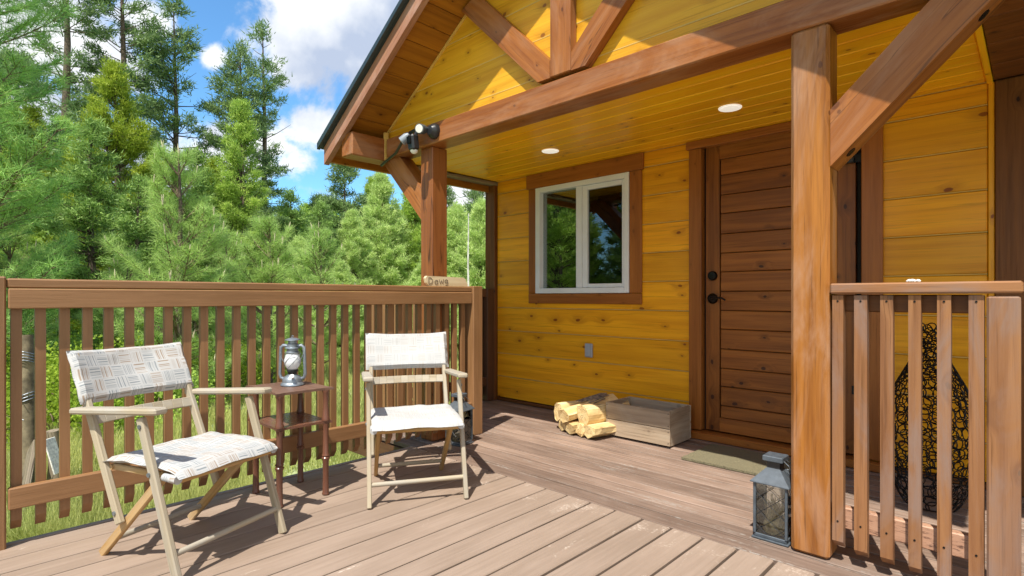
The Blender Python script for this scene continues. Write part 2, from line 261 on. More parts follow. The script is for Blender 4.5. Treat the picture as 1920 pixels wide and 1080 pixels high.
# ------------------------------------------------------------------ mesh helpers
def norm(v): v = np.asarray(v, float); return v/np.linalg.norm(v)
class MB:
    def __init__(s): s.V = []; s.F = []; s.G = []; s.Rn = []; s.n = 0
    def add(s, v, f, g=None, rn=None):
        v = np.asarray(v, float).reshape(-1, 3)
        if g is None: g = v + rng.uniform(-20, 20, 3)*0
        if rn is None: rn = random.random()
        s.V.append(v); s.G.append(np.asarray(g, float)); s.Rn.append(np.full(len(v), rn)); s.F += [tuple(i+s.n for i in q) for q in f]; s.n += len(v)
    def board(s, c, ux, uy, L, Wd, T, ch=.004, seg=1, wob=0):
        ux = norm(ux); uy = np.asarray(uy, float); uy = norm(uy-ux*np.dot(ux, uy)); uz = np.cross(ux, uy); c = np.asarray(c, float)
        ch = min(ch, L/3, Wd/3, T/3); v = []; h = (L/2, Wd/2, T/2)
        for sx in (-1, 1):
            for sy in (-1, 1):
                for sz in (-1, 1):
                    v += [(sx*h[0], sy*(h[1]-ch), sz*(h[2]-ch)), (sx*(h[0]-ch), sy*h[1], sz*(h[2]-ch)), (sx*(h[0]-ch), sy*(h[1]-ch), sz*h[2])]
        I = lambda sx, sy, sz, a: ((sx > 0)*4+(sy > 0)*2+(sz > 0))*3+a
        f = []
        for a in range(3):
            o = [q for q in range(3) if q != a]
            for sg in (-1, 1):
                q = []
                for (p, r) in ((-1, -1), (1, -1), (1, 1), (-1, 1)):
                    k = [0, 0, 0]; k[a] = sg; k[o[0]] = p; k[o[1]] = r; q.append(I(*k, a))
                f.append(q)
        for a in range(3):
            o = [q for q in range(3) if q != a]
            for p in (-1, 1):
                for r in (-1, 1):
                    k1 = [0, 0, 0]; k1[a] = -1; k1[o[0]] = p; k1[o[1]] = r; k2 = list(k1); k2[a] = 1
                    f.append([I(*k1, o[0]), I(*k2, o[0]), I(*k2, o[1]), I(*k1, o[1])])
        for sx in (-1, 1):
            for sy in (-1, 1):
                for sz in (-1, 1): f.append([I(sx, sy, sz, 0), I(sx, sy, sz, 1), I(sx, sy, sz, 2)])
        v = np.array(v)
        w = c+v[:, :1]*ux+v[:, 1:2]*uy+v[:, 2:]*uz
        s.add(w, f, v+rng.uniform(-30, 30, 3))
    def box(s, x0, x1, y0, y1, z0, z1, grain='x', ch=.004):
        c = ((x0+x1)/2, (y0+y1)/2, (z0+z1)/2); d = (x1-x0, y1-y0, z1-z0); E = np.eye(3)
        a = 'xyz'.index(grain); o = [i for i in range(3) if i != a]
        s.board(c, E[a], E[o[0]], d[a], d[o[0]], d[o[1]], ch)
        return s
    def stick(s, p0, p1, wd, th, up=(0, 0, 1), ch=.004):
        p0 = np.asarray(p0, float); p1 = np.asarray(p1, float)
        s.board((p0+p1)/2, p1-p0, up, np.linalg.norm(p1-p0), wd, th, ch); return s
    def prism(s, poly, y0, y1, axis='y', gdir=(1, 0), ch=0):
        n = len(poly); P = np.array(poly, float); v = []
        for y in (y0, y1):
            for p in P: v.append({'y': (p[0], y, p[1]), 'x': (y, p[0], p[1]), 'z': (p[0], p[1], y)}[axis])
        f = [list(range(n)), list(range(2*n-1, n-1, -1))]+[[i, (i+1) % n, n+(i+1) % n, n+i] for i in range(n)]
        gd = norm(list(gdir)); pd = np.array([-gd[1], gd[0]])
        g = [(np.dot(P[i % n], gd), np.dot(P[i % n], pd), (y0 if i < n else y1)) for i in range(2*n)]
        s.add(v, f, np.array(g)+rng.uniform(-30, 30, 3)); return s
    def tube(s, pts, rad, n=8, cap=True):
        P = np.asarray(pts, float); m = len(P); rad = np.broadcast_to(rad, m)
        T = np.gradient(P, axis=0); T /= np.linalg.norm(T, axis=1)[:, None]+1e-9
        ref = np.array([0, 0, 1.]) if abs(T[0][2]) < .9 else np.array([1., 0, 0]); a = np.cross(T[0], ref); a /= np.linalg.norm(a)
        v = []; g = []; L = 0; off = rng.uniform(-30, 30, 3)
        for i in range(m):
            a = a-T[i]*np.dot(a, T[i]); a /= np.linalg.norm(a)+1e-9; b = np.cross(T[i], a)
            if i: L += np.linalg.norm(P[i]-P[i-1])
            for k in range(n):
                t = 2*math.pi*k/n; q = (a*math.cos(t)+b*math.sin(t))*rad[i]; v.append(P[i]+q); g.append(off+[L, rad[i]*math.cos(t), rad[i]*math.sin(t)])
        f = [[i*n+k, i*n+(k+1) % n, (i+1)*n+(k+1) % n, (i+1)*n+k] for i in range(m-1) for k in range(n)]
        if cap: f += [list(range(n-1, -1, -1)), [(m-1)*n+k for k in range(n)]]
        s.add(v, f, g); return s
    def loop(s, pts, rad, n=5):
        P = np.asarray(pts, float); m = len(P); v = []
        for i in range(m):
            T = norm(P[(i+1) % m]-P[i-1]); ref = np.array([0, 0, 1.]) if abs(T[2]) < .8 else np.array([1., 0, 0]); a = norm(np.cross(T, ref)); b = np.cross(T, a)
            for k in range(n): t = 2*math.pi*k/n; v.append(P[i]+(a*math.cos(t)+b*math.sin(t))*rad)
        f = [[i*n+k, i*n+(k+1) % n, ((i+1) % m)*n+(k+1) % n, ((i+1) % m)*n+k] for i in range(m) for k in range(n)]
        s.add(v, f); return s
    def lathe(s, prof, c=(0, 0, 0), n=24):
        v = []; m = len(prof)
        for (r, z) in prof:
            for k in range(n): t = 2*math.pi*k/n; v.append((c[0]+r*math.cos(t), c[1]+r*math.sin(t), c[2]+z))
        f = [[i*n+k, i*n+(k+1) % n, (i+1)*n+(k+1) % n, (i+1)*n+k] for i in range(m-1) for k in range(n)]
        f += [list(range(n-1, -1, -1)), [(m-1)*n+k for k in range(n)]]
        s.add(v, f); return s
    def xf(s, M4):
        M4 = np.array(M4)
        s.V = [(v@M4[:3, :3].T)+M4[:3, 3] for v in s.V]; return s
    def build(s, name, mat, parent=None, smooth=False, world=True):
        V = np.concatenate(s.V)
        if parent is not None and world:
            q = parent
            while q is not None: V = V-np.array(q.location); q = q.parent
        me = bpy.data.meshes.new(name); me.from_pydata(V.tolist(), [], s.F); me.validate()
        if len(me.vertices) == len(V):
            a = me.attributes.new('gc', 'FLOAT_VECTOR', 'POINT'); a.data.foreach_set('vector', np.concatenate(s.G).astype(np.float32).ravel())
            a = me.attributes.new('rn', 'FLOAT', 'POINT'); a.data.foreach_set('value', np.concatenate(s.Rn).astype(np.float32))
        import bmesh
        bm = bmesh.new(); bm.from_mesh(me); bmesh.ops.recalc_face_normals(bm, faces=bm.faces); bm.to_mesh(me); bm.free()
        if smooth:
            me.polygons.foreach_set('use_smooth', [True]*len(me.polygons)); me.set_sharp_from_angle(angle=R(40))
        me.materials.append(mat)
        o = bpy.data.objects.new(name, me); COL.objects.link(o); o.parent = parent
        return o
def tag(o, label=None, cat=None, group=None, kind=None):
    if label: o['label'] = label
    if cat: o['category'] = cat
    if group: o['group'] = group
    if kind: o['kind'] = kind
    return o
def empty(name, loc=(0, 0, 0), label=None, cat=None, group=None, rz=0):
    o = bpy.data.objects.new(name, None); COL.objects.link(o); o.location = loc; o.rotation_euler = (0, 0, rz); o.empty_display_size = .1
    return tag(o, label, cat, group)
def kids(o): return [c for c in bpy.data.objects if c.parent == o]
def copy_tree(o, parent=None):
    c = o.copy(); COL.objects.link(c); c.parent = parent
    for ch in kids(o): copy_tree(ch, c)
    return c
def tri_obj(name, T, rn, mat, parent=None):
    """T: (n,3,3) triangles, rn: (n,)"""
    n = len(T); me = bpy.data.meshes.new(name)
    me.vertices.add(n*3); me.vertices.foreach_set('co', T.astype(np.float32).ravel())
    me.loops.add(n*3); me.loops.foreach_set('vertex_index', np.arange(n*3, dtype=np.int32))
    me.polygons.add(n); me.polygons.foreach_set('loop_start', np.arange(0, n*3, 3, dtype=np.int32)); me.polygons.foreach_set('loop_total', np.full(n, 3, dtype=np.int32))
    me.update(calc_edges=True)
    a = me.attributes.new('rn', 'FLOAT', 'POINT'); a.data.foreach_set('value', np.repeat(rn, 3).astype(np.float32))
    me.materials.append(mat)
    o = bpy.data.objects.new(name, me); COL.objects.link(o); o.parent = parent
    return o

# ================================================================== GROUND
GZ = -.42
M = MT('meadow_soil'); g = M.n('ShaderNodeTexCoord').outputs['Object']
n1 = M.noise(g, .35, 6, .6); n2 = M.noise(g, 6, 5, .65)
c = M.mix(M.mr(n1, .35, .65), (.22, .29, .10, 1), (.36, .41, .19, 1)); c = M.mix(M.mr(n2, .5, .72), c, (.34, .30, .22, 1))
M.l(c, M.b.inputs['Base Color']); M.b.inputs['Roughness'].default_value = .95; M.bump(n2, .8, .05)
gm = M.m
gx = np.concatenate([[-900, -400, -200, -120, -80], np.linspace(-60, 30, 61), [60, 120, 300, 900]])
gv = []; gf = []
for j, y in enumerate(gx+20):
    for i, x in enumerate(gx):
        d = math.hypot(x, y); z = GZ + .10*mn.noise(Vector((x*.25, y*.25, 0)))*min(1, d/6) + max(0, (d-30))*.0
        gv.append((x, y, z))
nx = len(gx)
for j in range(nx-1):
    for i in range(nx-1): gf.append((j*nx+i, j*nx+i+1, (j+1)*nx+i+1, (j+1)*nx+i))
b = MB(); b.add(gv, gf); tag(b.build('ground', gm, smooth=True), 'grassy meadow ground around the raised deck', None, None, 'structure')

# ================================================================== DECK
b = MB(); x = -1.149; e = 2.205
xs = [-1.149-.1425*k for k in range(14)]; xl = [q for q in xs if q > -3.03]
edges = sorted([-1.149+.1425*k for k in range(-13, 20)])
edges = [q for q in edges if q > -3.02]; edges = [-3.045]+edges
for a, c_ in zip(edges[:-1], edges[1:]):
    gp = .007+random.random()*.004
    dz = random.uniform(-.0015, .0)
    b.box(a+gp, c_-gp*.3, -3.2, e-random.uniform(.001, .004), -.032+dz, dz, 'y', .004)
def worn_ends(mat, lo, hi, amt, col):
    t = mat.node_tree; B = t.nodes['Principled BSDF']; src = B.inputs['Base Color'].links[0].from_socket
    M = MT.__new__(MT); M.t = t; M.m = mat; M.b = B
    v = M.n('ShaderNodeTexCoord').outputs['Object']; y = M.n('ShaderNodeSeparateXYZ', {0: v}).outputs[1]
    k = M.mr(y, lo, hi); n = M.noise(M.vmul(v, (9, 5, 1)), 1, 8, .75, .8); n2 = M.noise(v, 90, 3, .6)
    w = M.math('MULTIPLY', M.mr(M.math('ADD', n, M.math('MULTIPLY', k, .13)), .66, .74), M.math('MULTIPLY', k, M.mr(n2, .42, .6)))
    t.links.new(M.mix(M.math('MULTIPLY', w, amt), src, col), B.inputs['Base Color'])
worn_ends(m_deck, 1.55, 2.15, .5, (.62, .52, .43, 1))
tag(b.build('deck', m_deck), 'open deck of wide beige brown painted planks', None, None, 'structure')
b = MB(); y = 2.21; ys = [2.21]
w_ = [.118, .098, .108, .098, .112, .098, .105, .098, .110, .098, .104, .098, .106, .098, .1, .1]
k = 0
while y < 3.78:
    b.box(-3.93, 2.6, y+.0015, y+w_[k]-random.choice([.008, .009, .013]), -.034, -.002-random.random()*.0015, 'x', .003)
    y += w_[k]; k += 1
tag(b.build('porch_floor', m_porch), 'worn brown narrow boards of the covered porch', None, None, 'structure')
b = MB()
b.box(-3.03, 2.6, -3.15, 2.14, -.2, -.045, 'y'); b.box(-3.915, 2.6, 2.22, 3.75, -.2, -.045, 'x')
b.box(-3.075, -3.048, -3.2, 2.19, -.19, -.036, 'y')
tag(b.build('deck_framing', m_drail), 'dark joists and rim under the deck', None, None, 'structure')

# ================================================================== CABIN
cab = empty('cabin', (-1.86, 3.77, 0), 'yellow log sided cabin porch with brown timber gable, door and window', 'cabin')
WY = 3.77
seams = [0.03]+[.236+.2204*k for k in range(9)]
seams = seams[:9]+[2.0, 2.117]
seams = [0.03]+[.236+.2204*k for k in range(9)]+[2.117]
holes = [(-3.30, -2.30, 1.0, 2.0), (-1.76, -.73, 0, 2.09)]
def cut(x0, x1, z0, z1):
    seg = [(x0, x1, z0, z1)]
    for (a, c_, d, e_) in holes:
        ns = []
        for (p, q, r_, s_) in seg:
            if q <= a or p >= c_ or s_ <= d or r_ >= e_: ns.append((p, q, r_, s_)); continue
            if p < a: ns.append((p, a, r_, s_))
            if q > c_: ns.append((c_, q, r_, s_))
            m0, m1 = max(p, a), min(q, c_)
            if r_ < d: ns.append((m0, m1, r_, d))
            if s_ > e_: ns.append((m0, m1, e_, s_))
        seg = ns
    return seg
b = MB(); bs = MB()
for z0, z1 in zip(seams[:-1], seams[1:]):
    pieces = cut(-3.80, -.185, z0+.006, z1-.0028)
    offs = rng.uniform(-30, 30, 3); rr = random.random()
    for (a, c_, d, e_) in pieces:
        if c_-a < .005 or e_-d < .005: continue
        mb = MB(); mb.box(a, c_, WY, WY+.03, d, e_, 'x', .004)
        b.add(mb.V[0], [tuple(q) for q in mb.F], np.stack([mb.V[0][:, 0], mb.V[0][:, 2], mb.V[0][:, 1]*0], 1)+offs, rr)
    for (a, c_, d, e_) in cut(-3.80, -.185, z1-.006, z1+.006):
        if c_-a > .05: bs.box(a, c_, WY-.0012, WY+.02, z1-.0012, z1+.0056, 'x', .0008)
b.build('wall', m_siding, cab); bs.build('siding_groove', m_seam, cab)
b = MB()
b.box(-3.95, -1.76, WY+.032, WY+.1, 0, 1.0); b.box(-3.95, -3.30, WY+.032, WY+.1, 1.0, 2.0); b.box(-2.30, -1.76, WY+.032, WY+.1, 1.0, 2.0); b.box(-3.95, 2.5, WY+.032, WY+.1, 2.095, 2.6); b.box(-3.95, -1.76, WY+.032, WY+.1, 2.0, 2.095)
b.box(-.73, 2.5, WY+.032, WY+.1, 0, 2.095)
b.box(-3.95, -3.85, WY+.1, 8, 0, 2.6); b.box(2.4, 2.5, WY+.1, 8, 0, 2.6); b.box(-3.95, 2.5, 8, 8.1, 0, 2.6); b.box(-3.85, 2.4, WY+.1, 8, -.1, 0); b.box(-3.85, 2.4, WY+.1, 8, 2.55, 2.6)
b.build('room_shell', m_room, cab)
MB().box(-3.79, -1.82, WY-.006, WY+.028, .0, .028).build('base_strip', m_dark, cab); MB().box(-.63, -.185, WY-.006, WY+.028, 0, .028).build('base_strip', m_dark, cab)
# corner board, right dark board
MB().box(-3.935, -3.805, WY-.035, WY+.03, 0, 2.095, 'z').build('corner_board', m_dark, cab)['label'] = 'brown corner board at the left end of the wall'
b = MB()
b.box(-.155, .145, WY-.02, WY+.03, 0, 2.11, 'z'); b.box(.15, .45, WY-.02, WY+.03, 0, 2.11, 'z'); b.box(.455, 2.4, WY-.02, WY+.03, 0, 2.11, 'z')
b.build('end_board', m_dark, cab)['label'] = 'wide dark brown knotty end board'
MB().box(-.183, -.157, WY-.008, WY+.028, 0, 2.112, 'z').build('corner_strip', m_siding, cab)
# ceiling
b = MB(); y = 2.487; bs = MB()
while y < 3.76:
    y1 = min(3.768, y+.1335); b.box(-3.79, -.19, y+.0025, y1-.0025, 2.117, 2.135, 'x', .005); bs.box(-3.79, -.19, y1-.006, y1+.006, 2.124, 2.13, 'x', .001); y = y1
b.build('ceiling', m_ceil, cab); bs.build('ceiling_groove', m_seam, cab)
b = MB(); y = 2.30
for w in (.3, .29, .31, .3, .3):
    b.box(-.16, 2.5, y+.001, min(y+w-.001, WY-.022), 2.113, 2.135, 'x', .003); y += w
    if y > 3.74: break
b.build('side_soffit', m_dark, cab)
MB().box(-.189, -.163, 2.487, WY-.003, 2.104, 2.134, 'y').build('ceiling_strip', m_ceil, cab)
b = MB(); b.box(-3.883, -3.792, 2.49, 4.2, 2.085, 2.115, 'y'); b.build('eave_soffit', m_grey, cab)
b = MB(); b.box(-3.925, -3.885, 2.075, 8.2, 2.028, 2.155, 'y'); b.build('fascia', m_soffit, cab)
# beam
b = MB(); b.box(-3.53, 2.5, 2.33, 2.485, 2.045, 2.185, 'x', .006); b.build('beam', m_beam, cab)['label'] = 'long brown beam across the porch front'
MB().box(-3.565, -3.545, 2.325, 2.36, 2.03, 2.24, 'z', .002).build('trim_strip', m_seam, cab)
# posts
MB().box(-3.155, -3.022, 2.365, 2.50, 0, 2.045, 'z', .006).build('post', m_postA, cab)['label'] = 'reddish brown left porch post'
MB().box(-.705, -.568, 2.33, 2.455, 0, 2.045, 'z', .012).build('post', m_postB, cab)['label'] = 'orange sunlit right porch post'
b = MB(); b.prism([(-.566, 1.711), (-.566, 1.495), (-.018, 2.043), (-.232, 2.043)], 2.337, 2.452, 'y', (1, 1)); pb = b.build('brace', m_brace, cab)
b = MB(); b.prism([(-3.157, 1.775), (-3.157, 1.545), (-3.655, 2.043), (-3.425, 2.043)], 2.375, 2.49, 'y', (1, -1)); b.build('brace', m_brace, cab)
for t in (.10, .80):
    b = MB(); p = np.array([-.566, 0, 1.495])+t*np.array([.548, 0, .548]); nn = norm((1, 0, -1)); b.tube([p+[0, 2.395, 0]-nn*.01, p+[0, 2.395, 0]+nn*.0025], .019, 16); b.build('washer', m_black, pb)
# gable siding
m_, c0 = .6474, 4.577
GY = 2.385
def roofz(x): return m_*x+c0 if x <= -1.865 else m_*(-3.73-x)+c0
b = MB(); bs = MB(); z = 2.10
for k in range(8):
    z1 = [2.255, 2.475, 2.70, 2.925, 3.15, 3.375, 3.6, 3.8][k]
    xl = lambda zz: (zz-c0)/m_
    a0, a1 = max(xl(z), -3.80), xl(z1-.003)
    if a0 > -1.87: break
    a1 = min(a1, -1.866)
    P = [(a0, z), (-3.73-a0, z), (-3.73-a1, z1-.003), (a1, z1-.003)]
    b.prism(P, GY, GY+.03, 'y', (1, 0)); 
    if a1 < -1.9: bs.box(a1+.02, -3.73-a1-.02, GY-.001, GY+.015, z1-.002, z1+.005, 'x', .0008)
    z = z1
b.build('gable_siding', m_gable, cab); bs.build('gable_groove', m_seam, cab)
for sgn in (1, -1):
    xx = lambda x: x if sgn > 0 else -3.73-x
    P = [(xx(-3.60), roofz(-3.60)-.012), (xx(-1.87), roofz(-1.87)-.012), (xx(-1.87), roofz(-1.87)+.001), (xx(-3.60), roofz(-3.60)+.001)]
    MB().prism(P, GY-.014, GY-.001, 'y').build('gable_trim', m_seam, cab)
# truss
b = MB(); b.box(-1.935, -1.795, 2.325, 2.383, 2.206, 3.28, 'z', .004); b.build('king_post', m_brace, cab)
b = MB(); b.prism([(-1.938, 2.206), (-2.03, 2.206), (-2.78, 2.956-.18), (-2.78, 2.775), (-2.69, 2.83+.03), (-1.938, 2.30)][:0] or [(-1.938, 2.206), (-2.028, 2.206), (-2.675, 2.840), (-2.53, 2.895), (-1.938, 2.303)], 2.328, 2.383, 'y', (1, -1)); b.build('truss_strut', m_brace, cab)
b = MB(); b.prism([(-1.792, 2.206), (-1.702, 2.206), (-1.055, 2.840), (-1.20, 2.895), (-1.792, 2.303)], 2.329, 2.383, 'y', (1, 1)); b.build('truss_strut', m_brace, cab)
# outrigger
MB().box(-3.70, -3.55, 2.055, 2.381, 2.025, 2.193, 'y', .008).build('outrigger', m_beam, cab)['label'] = 'short brown timber end under the rake'
# rake soffit boards, rake board, roof
for sgn in (1, -1):
    X = (lambda x: x) if sgn > 0 else (lambda x: -3.73-x)
    b = MB(); ux = norm((sgn*1, 0, m_)); L = 0
    tot = (2.06)/ux[0]*sgn
    x = -3.885; k = 0
    while x < -1.87:
        x2 = min(x+.118*abs(ux[0])*1.18, -1.867)
        p0 = np.array([X(x), 0, roofz(X(x))]); p1 = np.array([X(x2), 0, roofz(X(x2))])
        n_ = norm((-m_*sgn, 0, 1)); mid = (p0+p1)/2+n_*.012+np.array([0, 2.225, 0])
        b.board(mid, (0, 1, 0), p1-p0, .315, np.linalg.norm(p1-p0)-.0025, .02, .003); x = x2
    b.build('rake_soffit', m_soffit, cab)
    P = [(X(-3.905), roofz(-3.905)-.045), (X(-1.865), roofz(-1.865)-.045), (X(-1.865), roofz(-1.865)+.085), (X(-3.905), roofz(-3.905)+.085)]
    MB().prism(P, 2.025, 2.065, 'y', (1, m_*sgn)).build('rake_board', m_rake, cab)['label'] = 'sun bleached sloping rake board'
    P = [(X(-3.93), roofz(-3.93)+.090), (X(-1.865), roofz(-1.865)+.090), (X(-1.865), roofz(-1.865)+.112), (X(-3.93), roofz(-3.93)+.190-.078)]
    rf = MB().prism(P, 2.012, 8.4, 'y').build('roof', m_metalroof, cab)
    P = [(X(-3.94), roofz(-3.94)+.092), (X(-1.865), roofz(-1.865)+.092), (X(-1.865), roofz(-1.865)+.112), (X(-3.94), roofz(-3.94)+.138)]
    MB().prism(P, 1.985, 2.010, 'y').build('drip_edge', m_metalroof, rf)
b = MB(); b.box(-3.55, 2.5, 2.5, 8.1, 2.62, 2.66)  # unseen slabs added to keep light out of the ceiling void
b.box(-.16, 2.5, 2.3, 8.1, 2.14, 2.18); b.build('loft_light_block', m_dark0, cab)
# window
wr = MB()
wr.box(-3.401, -2.19, WY-.025, WY-.001, 1.985, 2.1155, 'x')
win = wr.build('window', m_trim, cab); win['label'] = 'white framed sliding window in brown trim'
b = MB(); b.box(-3.375, -3.288, WY-.02, WY-.001, 1.032, 1.984, 'z'); b.box(-2.312, -2.205, WY-.02, WY-.001, 1.032, 1.984, 'z'); b.box(-3.375, -2.205, WY-.022, WY-.001, .943, 1.03, 'x')
b.build('casing', m_trim, win)
b = MB()
X0, X1, Z0, Z1 = -3.286, -2.314, 1.033, 1.983
b.box(X0, X0+.05, WY-.028, WY+.06, Z0, Z1, 'z', .003); b.box(X1-.04, X1, WY-.028, WY+.06, Z0, Z1, 'z', .003)
b.box(X0+.051, X1-.041, WY-.028, WY+.06, Z1-.045, Z1, 'x', .003); b.box(X0+.051, X1-.041, WY-.028, WY+.06, Z0, Z0+.045, 'x', .003)
b.box(-2.835, -2.775, WY-.018, WY+.05, Z0+.046, Z1-.046, 'z', .003)
b.build('frame', m_white, win)
b = MB(); 
b.box(-2.772, -2.722, WY-.012, WY+.03, Z0+.047, Z1-.047, 'z', .003); b.box(-2.385, -2.356, WY-.012, WY+.03, Z0+.047, Z1-.047, 'z', .003)
b.box(-2.721, -2.386, WY-.012, WY+.03, Z1-.085, Z1-.047, 'x', .003); b.box(-2.721, -2.386, WY-.012, WY+.03, Z0+.047, Z0+.078, 'x', .003)
b.build('sash', m_white, win)
MB().box(-3.234, -2.837, WY+.025, WY+.03, Z0+.047, Z1-.047, 'z', .0005).build('pane', m_pane, win)
MB().box(-2.720, -2.388, WY+.008, WY+.012, Z0+.08, Z1-.088, 'z', .0005).build('pane', m_screen, win)
for zz in (1.20, 1.80): MB().box(-2.40, -2.384, WY-.018, WY-.013, zz, zz+.03, 'z', .001).build('latch', m_black, win)
# curtain inside and woven basket on the inner sill
bk = MB(); bk.lathe([(.05, 0), (.055, .01), (.085, .065), (.088, .075), (.08, .075), (.05, .012)], (-2.47, WY+.17, 1.02), 20)
tag(bk.build('basket', m_ever, smooth=True), 'small pale basket on the sill inside the window', 'basket')
MB().box(-3.25, -2.3, WY+.1, WY+.27, .99, 1.015, 'x').build('inner_sill', m_trim, win)
# door
DL, DR = -1.706, -.782
b = MB(); yF = WY+.015
b.box(DL, DL+.098, yF, yF+.04, .06, 2.066, 'z', .002); b.box(DR-.098, DR, yF, yF+.04, .06, 2.066, 'z', .002)
b.box(DL+.098, DR-.098, yF+.0005, yF+.04, 1.965, 2.066, 'x', .002); b.box(DL+.098, DR-.098, yF+.0005, yF+.04, .06, .155, 'x', .002)
door = b.build('door', m_door, cab); door['label'] = 'dark brown plank door with framed edge'
zs = [.155, .241, .375, .502, .637, .776, .906, 1.04, 1.176, 1.307, 1.441, 1.584, 1.714, 1.853, 1.965]
b = MB()
for a, c_ in zip(zs[:-1], zs[1:]): b.box(DL+.104, DR-.104, yF+.006, yF+.03, a+.0022, c_-.0022, 'x', .004)
b.build('door_panel', m_door, door)
b = MB(); b.box(DL+.098, DR-.098, yF+.022, yF+.036, .15, 1.97); b.build('panel_backing', m_dark0, door)
b = MB()
b.box(-1.815, -1.722, WY-.028, WY+.05, .055, 2.058, 'z'); b.box(-.745, -.64, WY-.028, WY+.05, .055, 2.058, 'z')
b.box(-1.835, -.62, WY-.035, WY+.05, 2.06, 2.1155, 'x'); b.build('door_frame', m_trim, door)
b = MB(); b.box(-1.815, -.64, WY-.075, WY+.08, 0.0, .048, 'x'); b.build('threshold', m_trim, door)
b = MB(); b.box(-.778, -.748, WY+.03, WY+.05, .055, 2.06); b.box(-1.721, -1.709, WY+.03, WY+.05, .055, 2.06); b.box(-1.72, -.75, WY+.03, WY+.05, 2.0, 2.06); b.build('door_gap', m_dark0, door)
b = MB(); b.lathe([(.034, 0), (.034, .012), (.028, .022), (.010, .023), (.010, .026)], n=24); b.xf(Matrix.Translation((-1.655, yF, 1.150))@Matrix.Rotation(R(90), 4, 'X')); b.build('deadbolt', m_bronze, door, True)
b = MB(); b.lathe([(.037, 0), (.037, .008), (.030, .018), (.014, .024), (.013, .05), (.004, .052)], n=24); b.xf(Matrix.Translation((-1.655, yF, .989))@Matrix.Rotation(R(90), 4, 'X'))
b.tube([(-1.655, yF-.046, .989), (-1.63, yF-.052, .992), (-1.60, yF-.053, .996), (-1.57, yF-.052, .993), (-1.545, yF-.05, .978)], [.011, .009, .007, .007, .006], 8); b.build('handle', m_bronze, door, True)
for zz in (1.80, .42): MB().box(-.80, -.742, yF-.012, yF-.002, zz, zz+.05, 'z', .001).build('hinge', m_black, door)
b = MB(); b.box(-.93, -.785, yF-.035, yF-.001, 1.80, 1.835, 'x', .004); b.build('door_closer', m_blackp, door)
# wall outlet
b = MB(); b.box(-2.742, -2.667, WY-.022, WY-.001, .497, .612, 'z', .006)
oc = b.build('outlet_cover', m_greyp); tag(oc, 'small grey outlet cover on the yellow wall', 'outlet cover')
b = MB(); b.box(-2.730, -2.679, WY-.030, WY-.0225, .508, .601, 'z', .005); b.build('lid', m_greyp, oc, world=False)
# ceiling lights
for (x, y, lab) in ((-1.309, 3.232, 'round white recessed ceiling light nearest the door'), (-2.689, 3.238, 'round white recessed ceiling light above the window')):
    t = empty('ceiling_light', (x, y, 2.117), lab, 'ceiling light', 'recessed lights in the porch ceiling')
    b = MB(); b.lathe([(.052, -.003), (.064, -.004), (.066, 0), (.052, 0)], (x, y, 2.1165), 32); b.build('trim_ring', m_lampc, t, True)
    b = MB(); b.lathe([(.051, -.004), (.03, -.006), (.001, -.006)], (x, y, 2.117), 32); b.build('lens', m_lampc, t, True)
# security light
t = empty('security_light', (-2.98, 2.32, 2.10), 'black twin head security light with sensor on the beam end', 'security light')
b = MB(); b.lathe([(.052, 0), (.052, .02), (.045, .032), (.03, .05), (.001, .052)], n=24); b.xf(Matrix.Translation((-2.945, 2.33, 2.12))@Matrix.Rotation(R(90), 4, 'X')); b.build('base', m_blackp, t, True)
def head(c, d, mat, r=.032, L=.078):
    b = MB(); b.lathe([(.012, 0), (r*.75, .004), (r, .03), (r*1.05, L), (r*.9, L+.001)], n=24); q = Vector(d).to_track_quat('Z', 'Y').to_matrix().to_4x4()
    b.xf(Matrix.Translation(c)@q); h = b.build('lamp_head', mat, t, True)
    b = MB(); b.lathe([(r*.88, L-.003), (r*.84, L+.003), (.001, L+.004)], n=24); b.xf(Matrix.Translation(c)@q); b.build('lens', m_lens, h, True)
head(Vector((-3.005, 2.29, 2.135)), (.35, -.85, -.15), m_lgrey)
head(Vector((-3.15, 2.27, 2.13)), (-.55, -.45, -.6), m_lgrey2, .031, .075)
b = MB(); b.tube([(-2.95, 2.29, 2.13), (-3.0, 2.275, 2.145), (-3.06, 2.27, 2.15), (-3.15, 2.27, 2.14)], .012, 8); b.tube([(-3.06, 2.27, 2.15), (-3.06, 2.25, 2.10)], .012, 8); b.build('arm', m_blackp, t, True)
b = MB(); b.board((-3.05, 2.225, 2.045), (0, -.12, 1), (1, 0, 0), .105, .068, .06, .012); s_ = b.build('sensor_body', m_blackp, t)
b = MB(); b.lathe([(.026, 0), (.024, -.012), (.014, -.022), (.001, -.025)][::-1], (-3.05, 2.232, 1.994), 20); b.build('sensor_dome', m_lens, s_, True)
b = MB(); b.board((-3.05, 2.187, 2.055), (0, -.12, 1), (1, 0, 0), .05, .04, .006, .002); b.build('sensor_face', m_bronze, s_)
b = MB(); b.tube([(-3.19, 2.23, 2.075), (-3.35, 2.29, 2.04), (-3.60, 2.33, 2.00)], .010, 8); b.build('cable_rod', m_blackp, t, True)

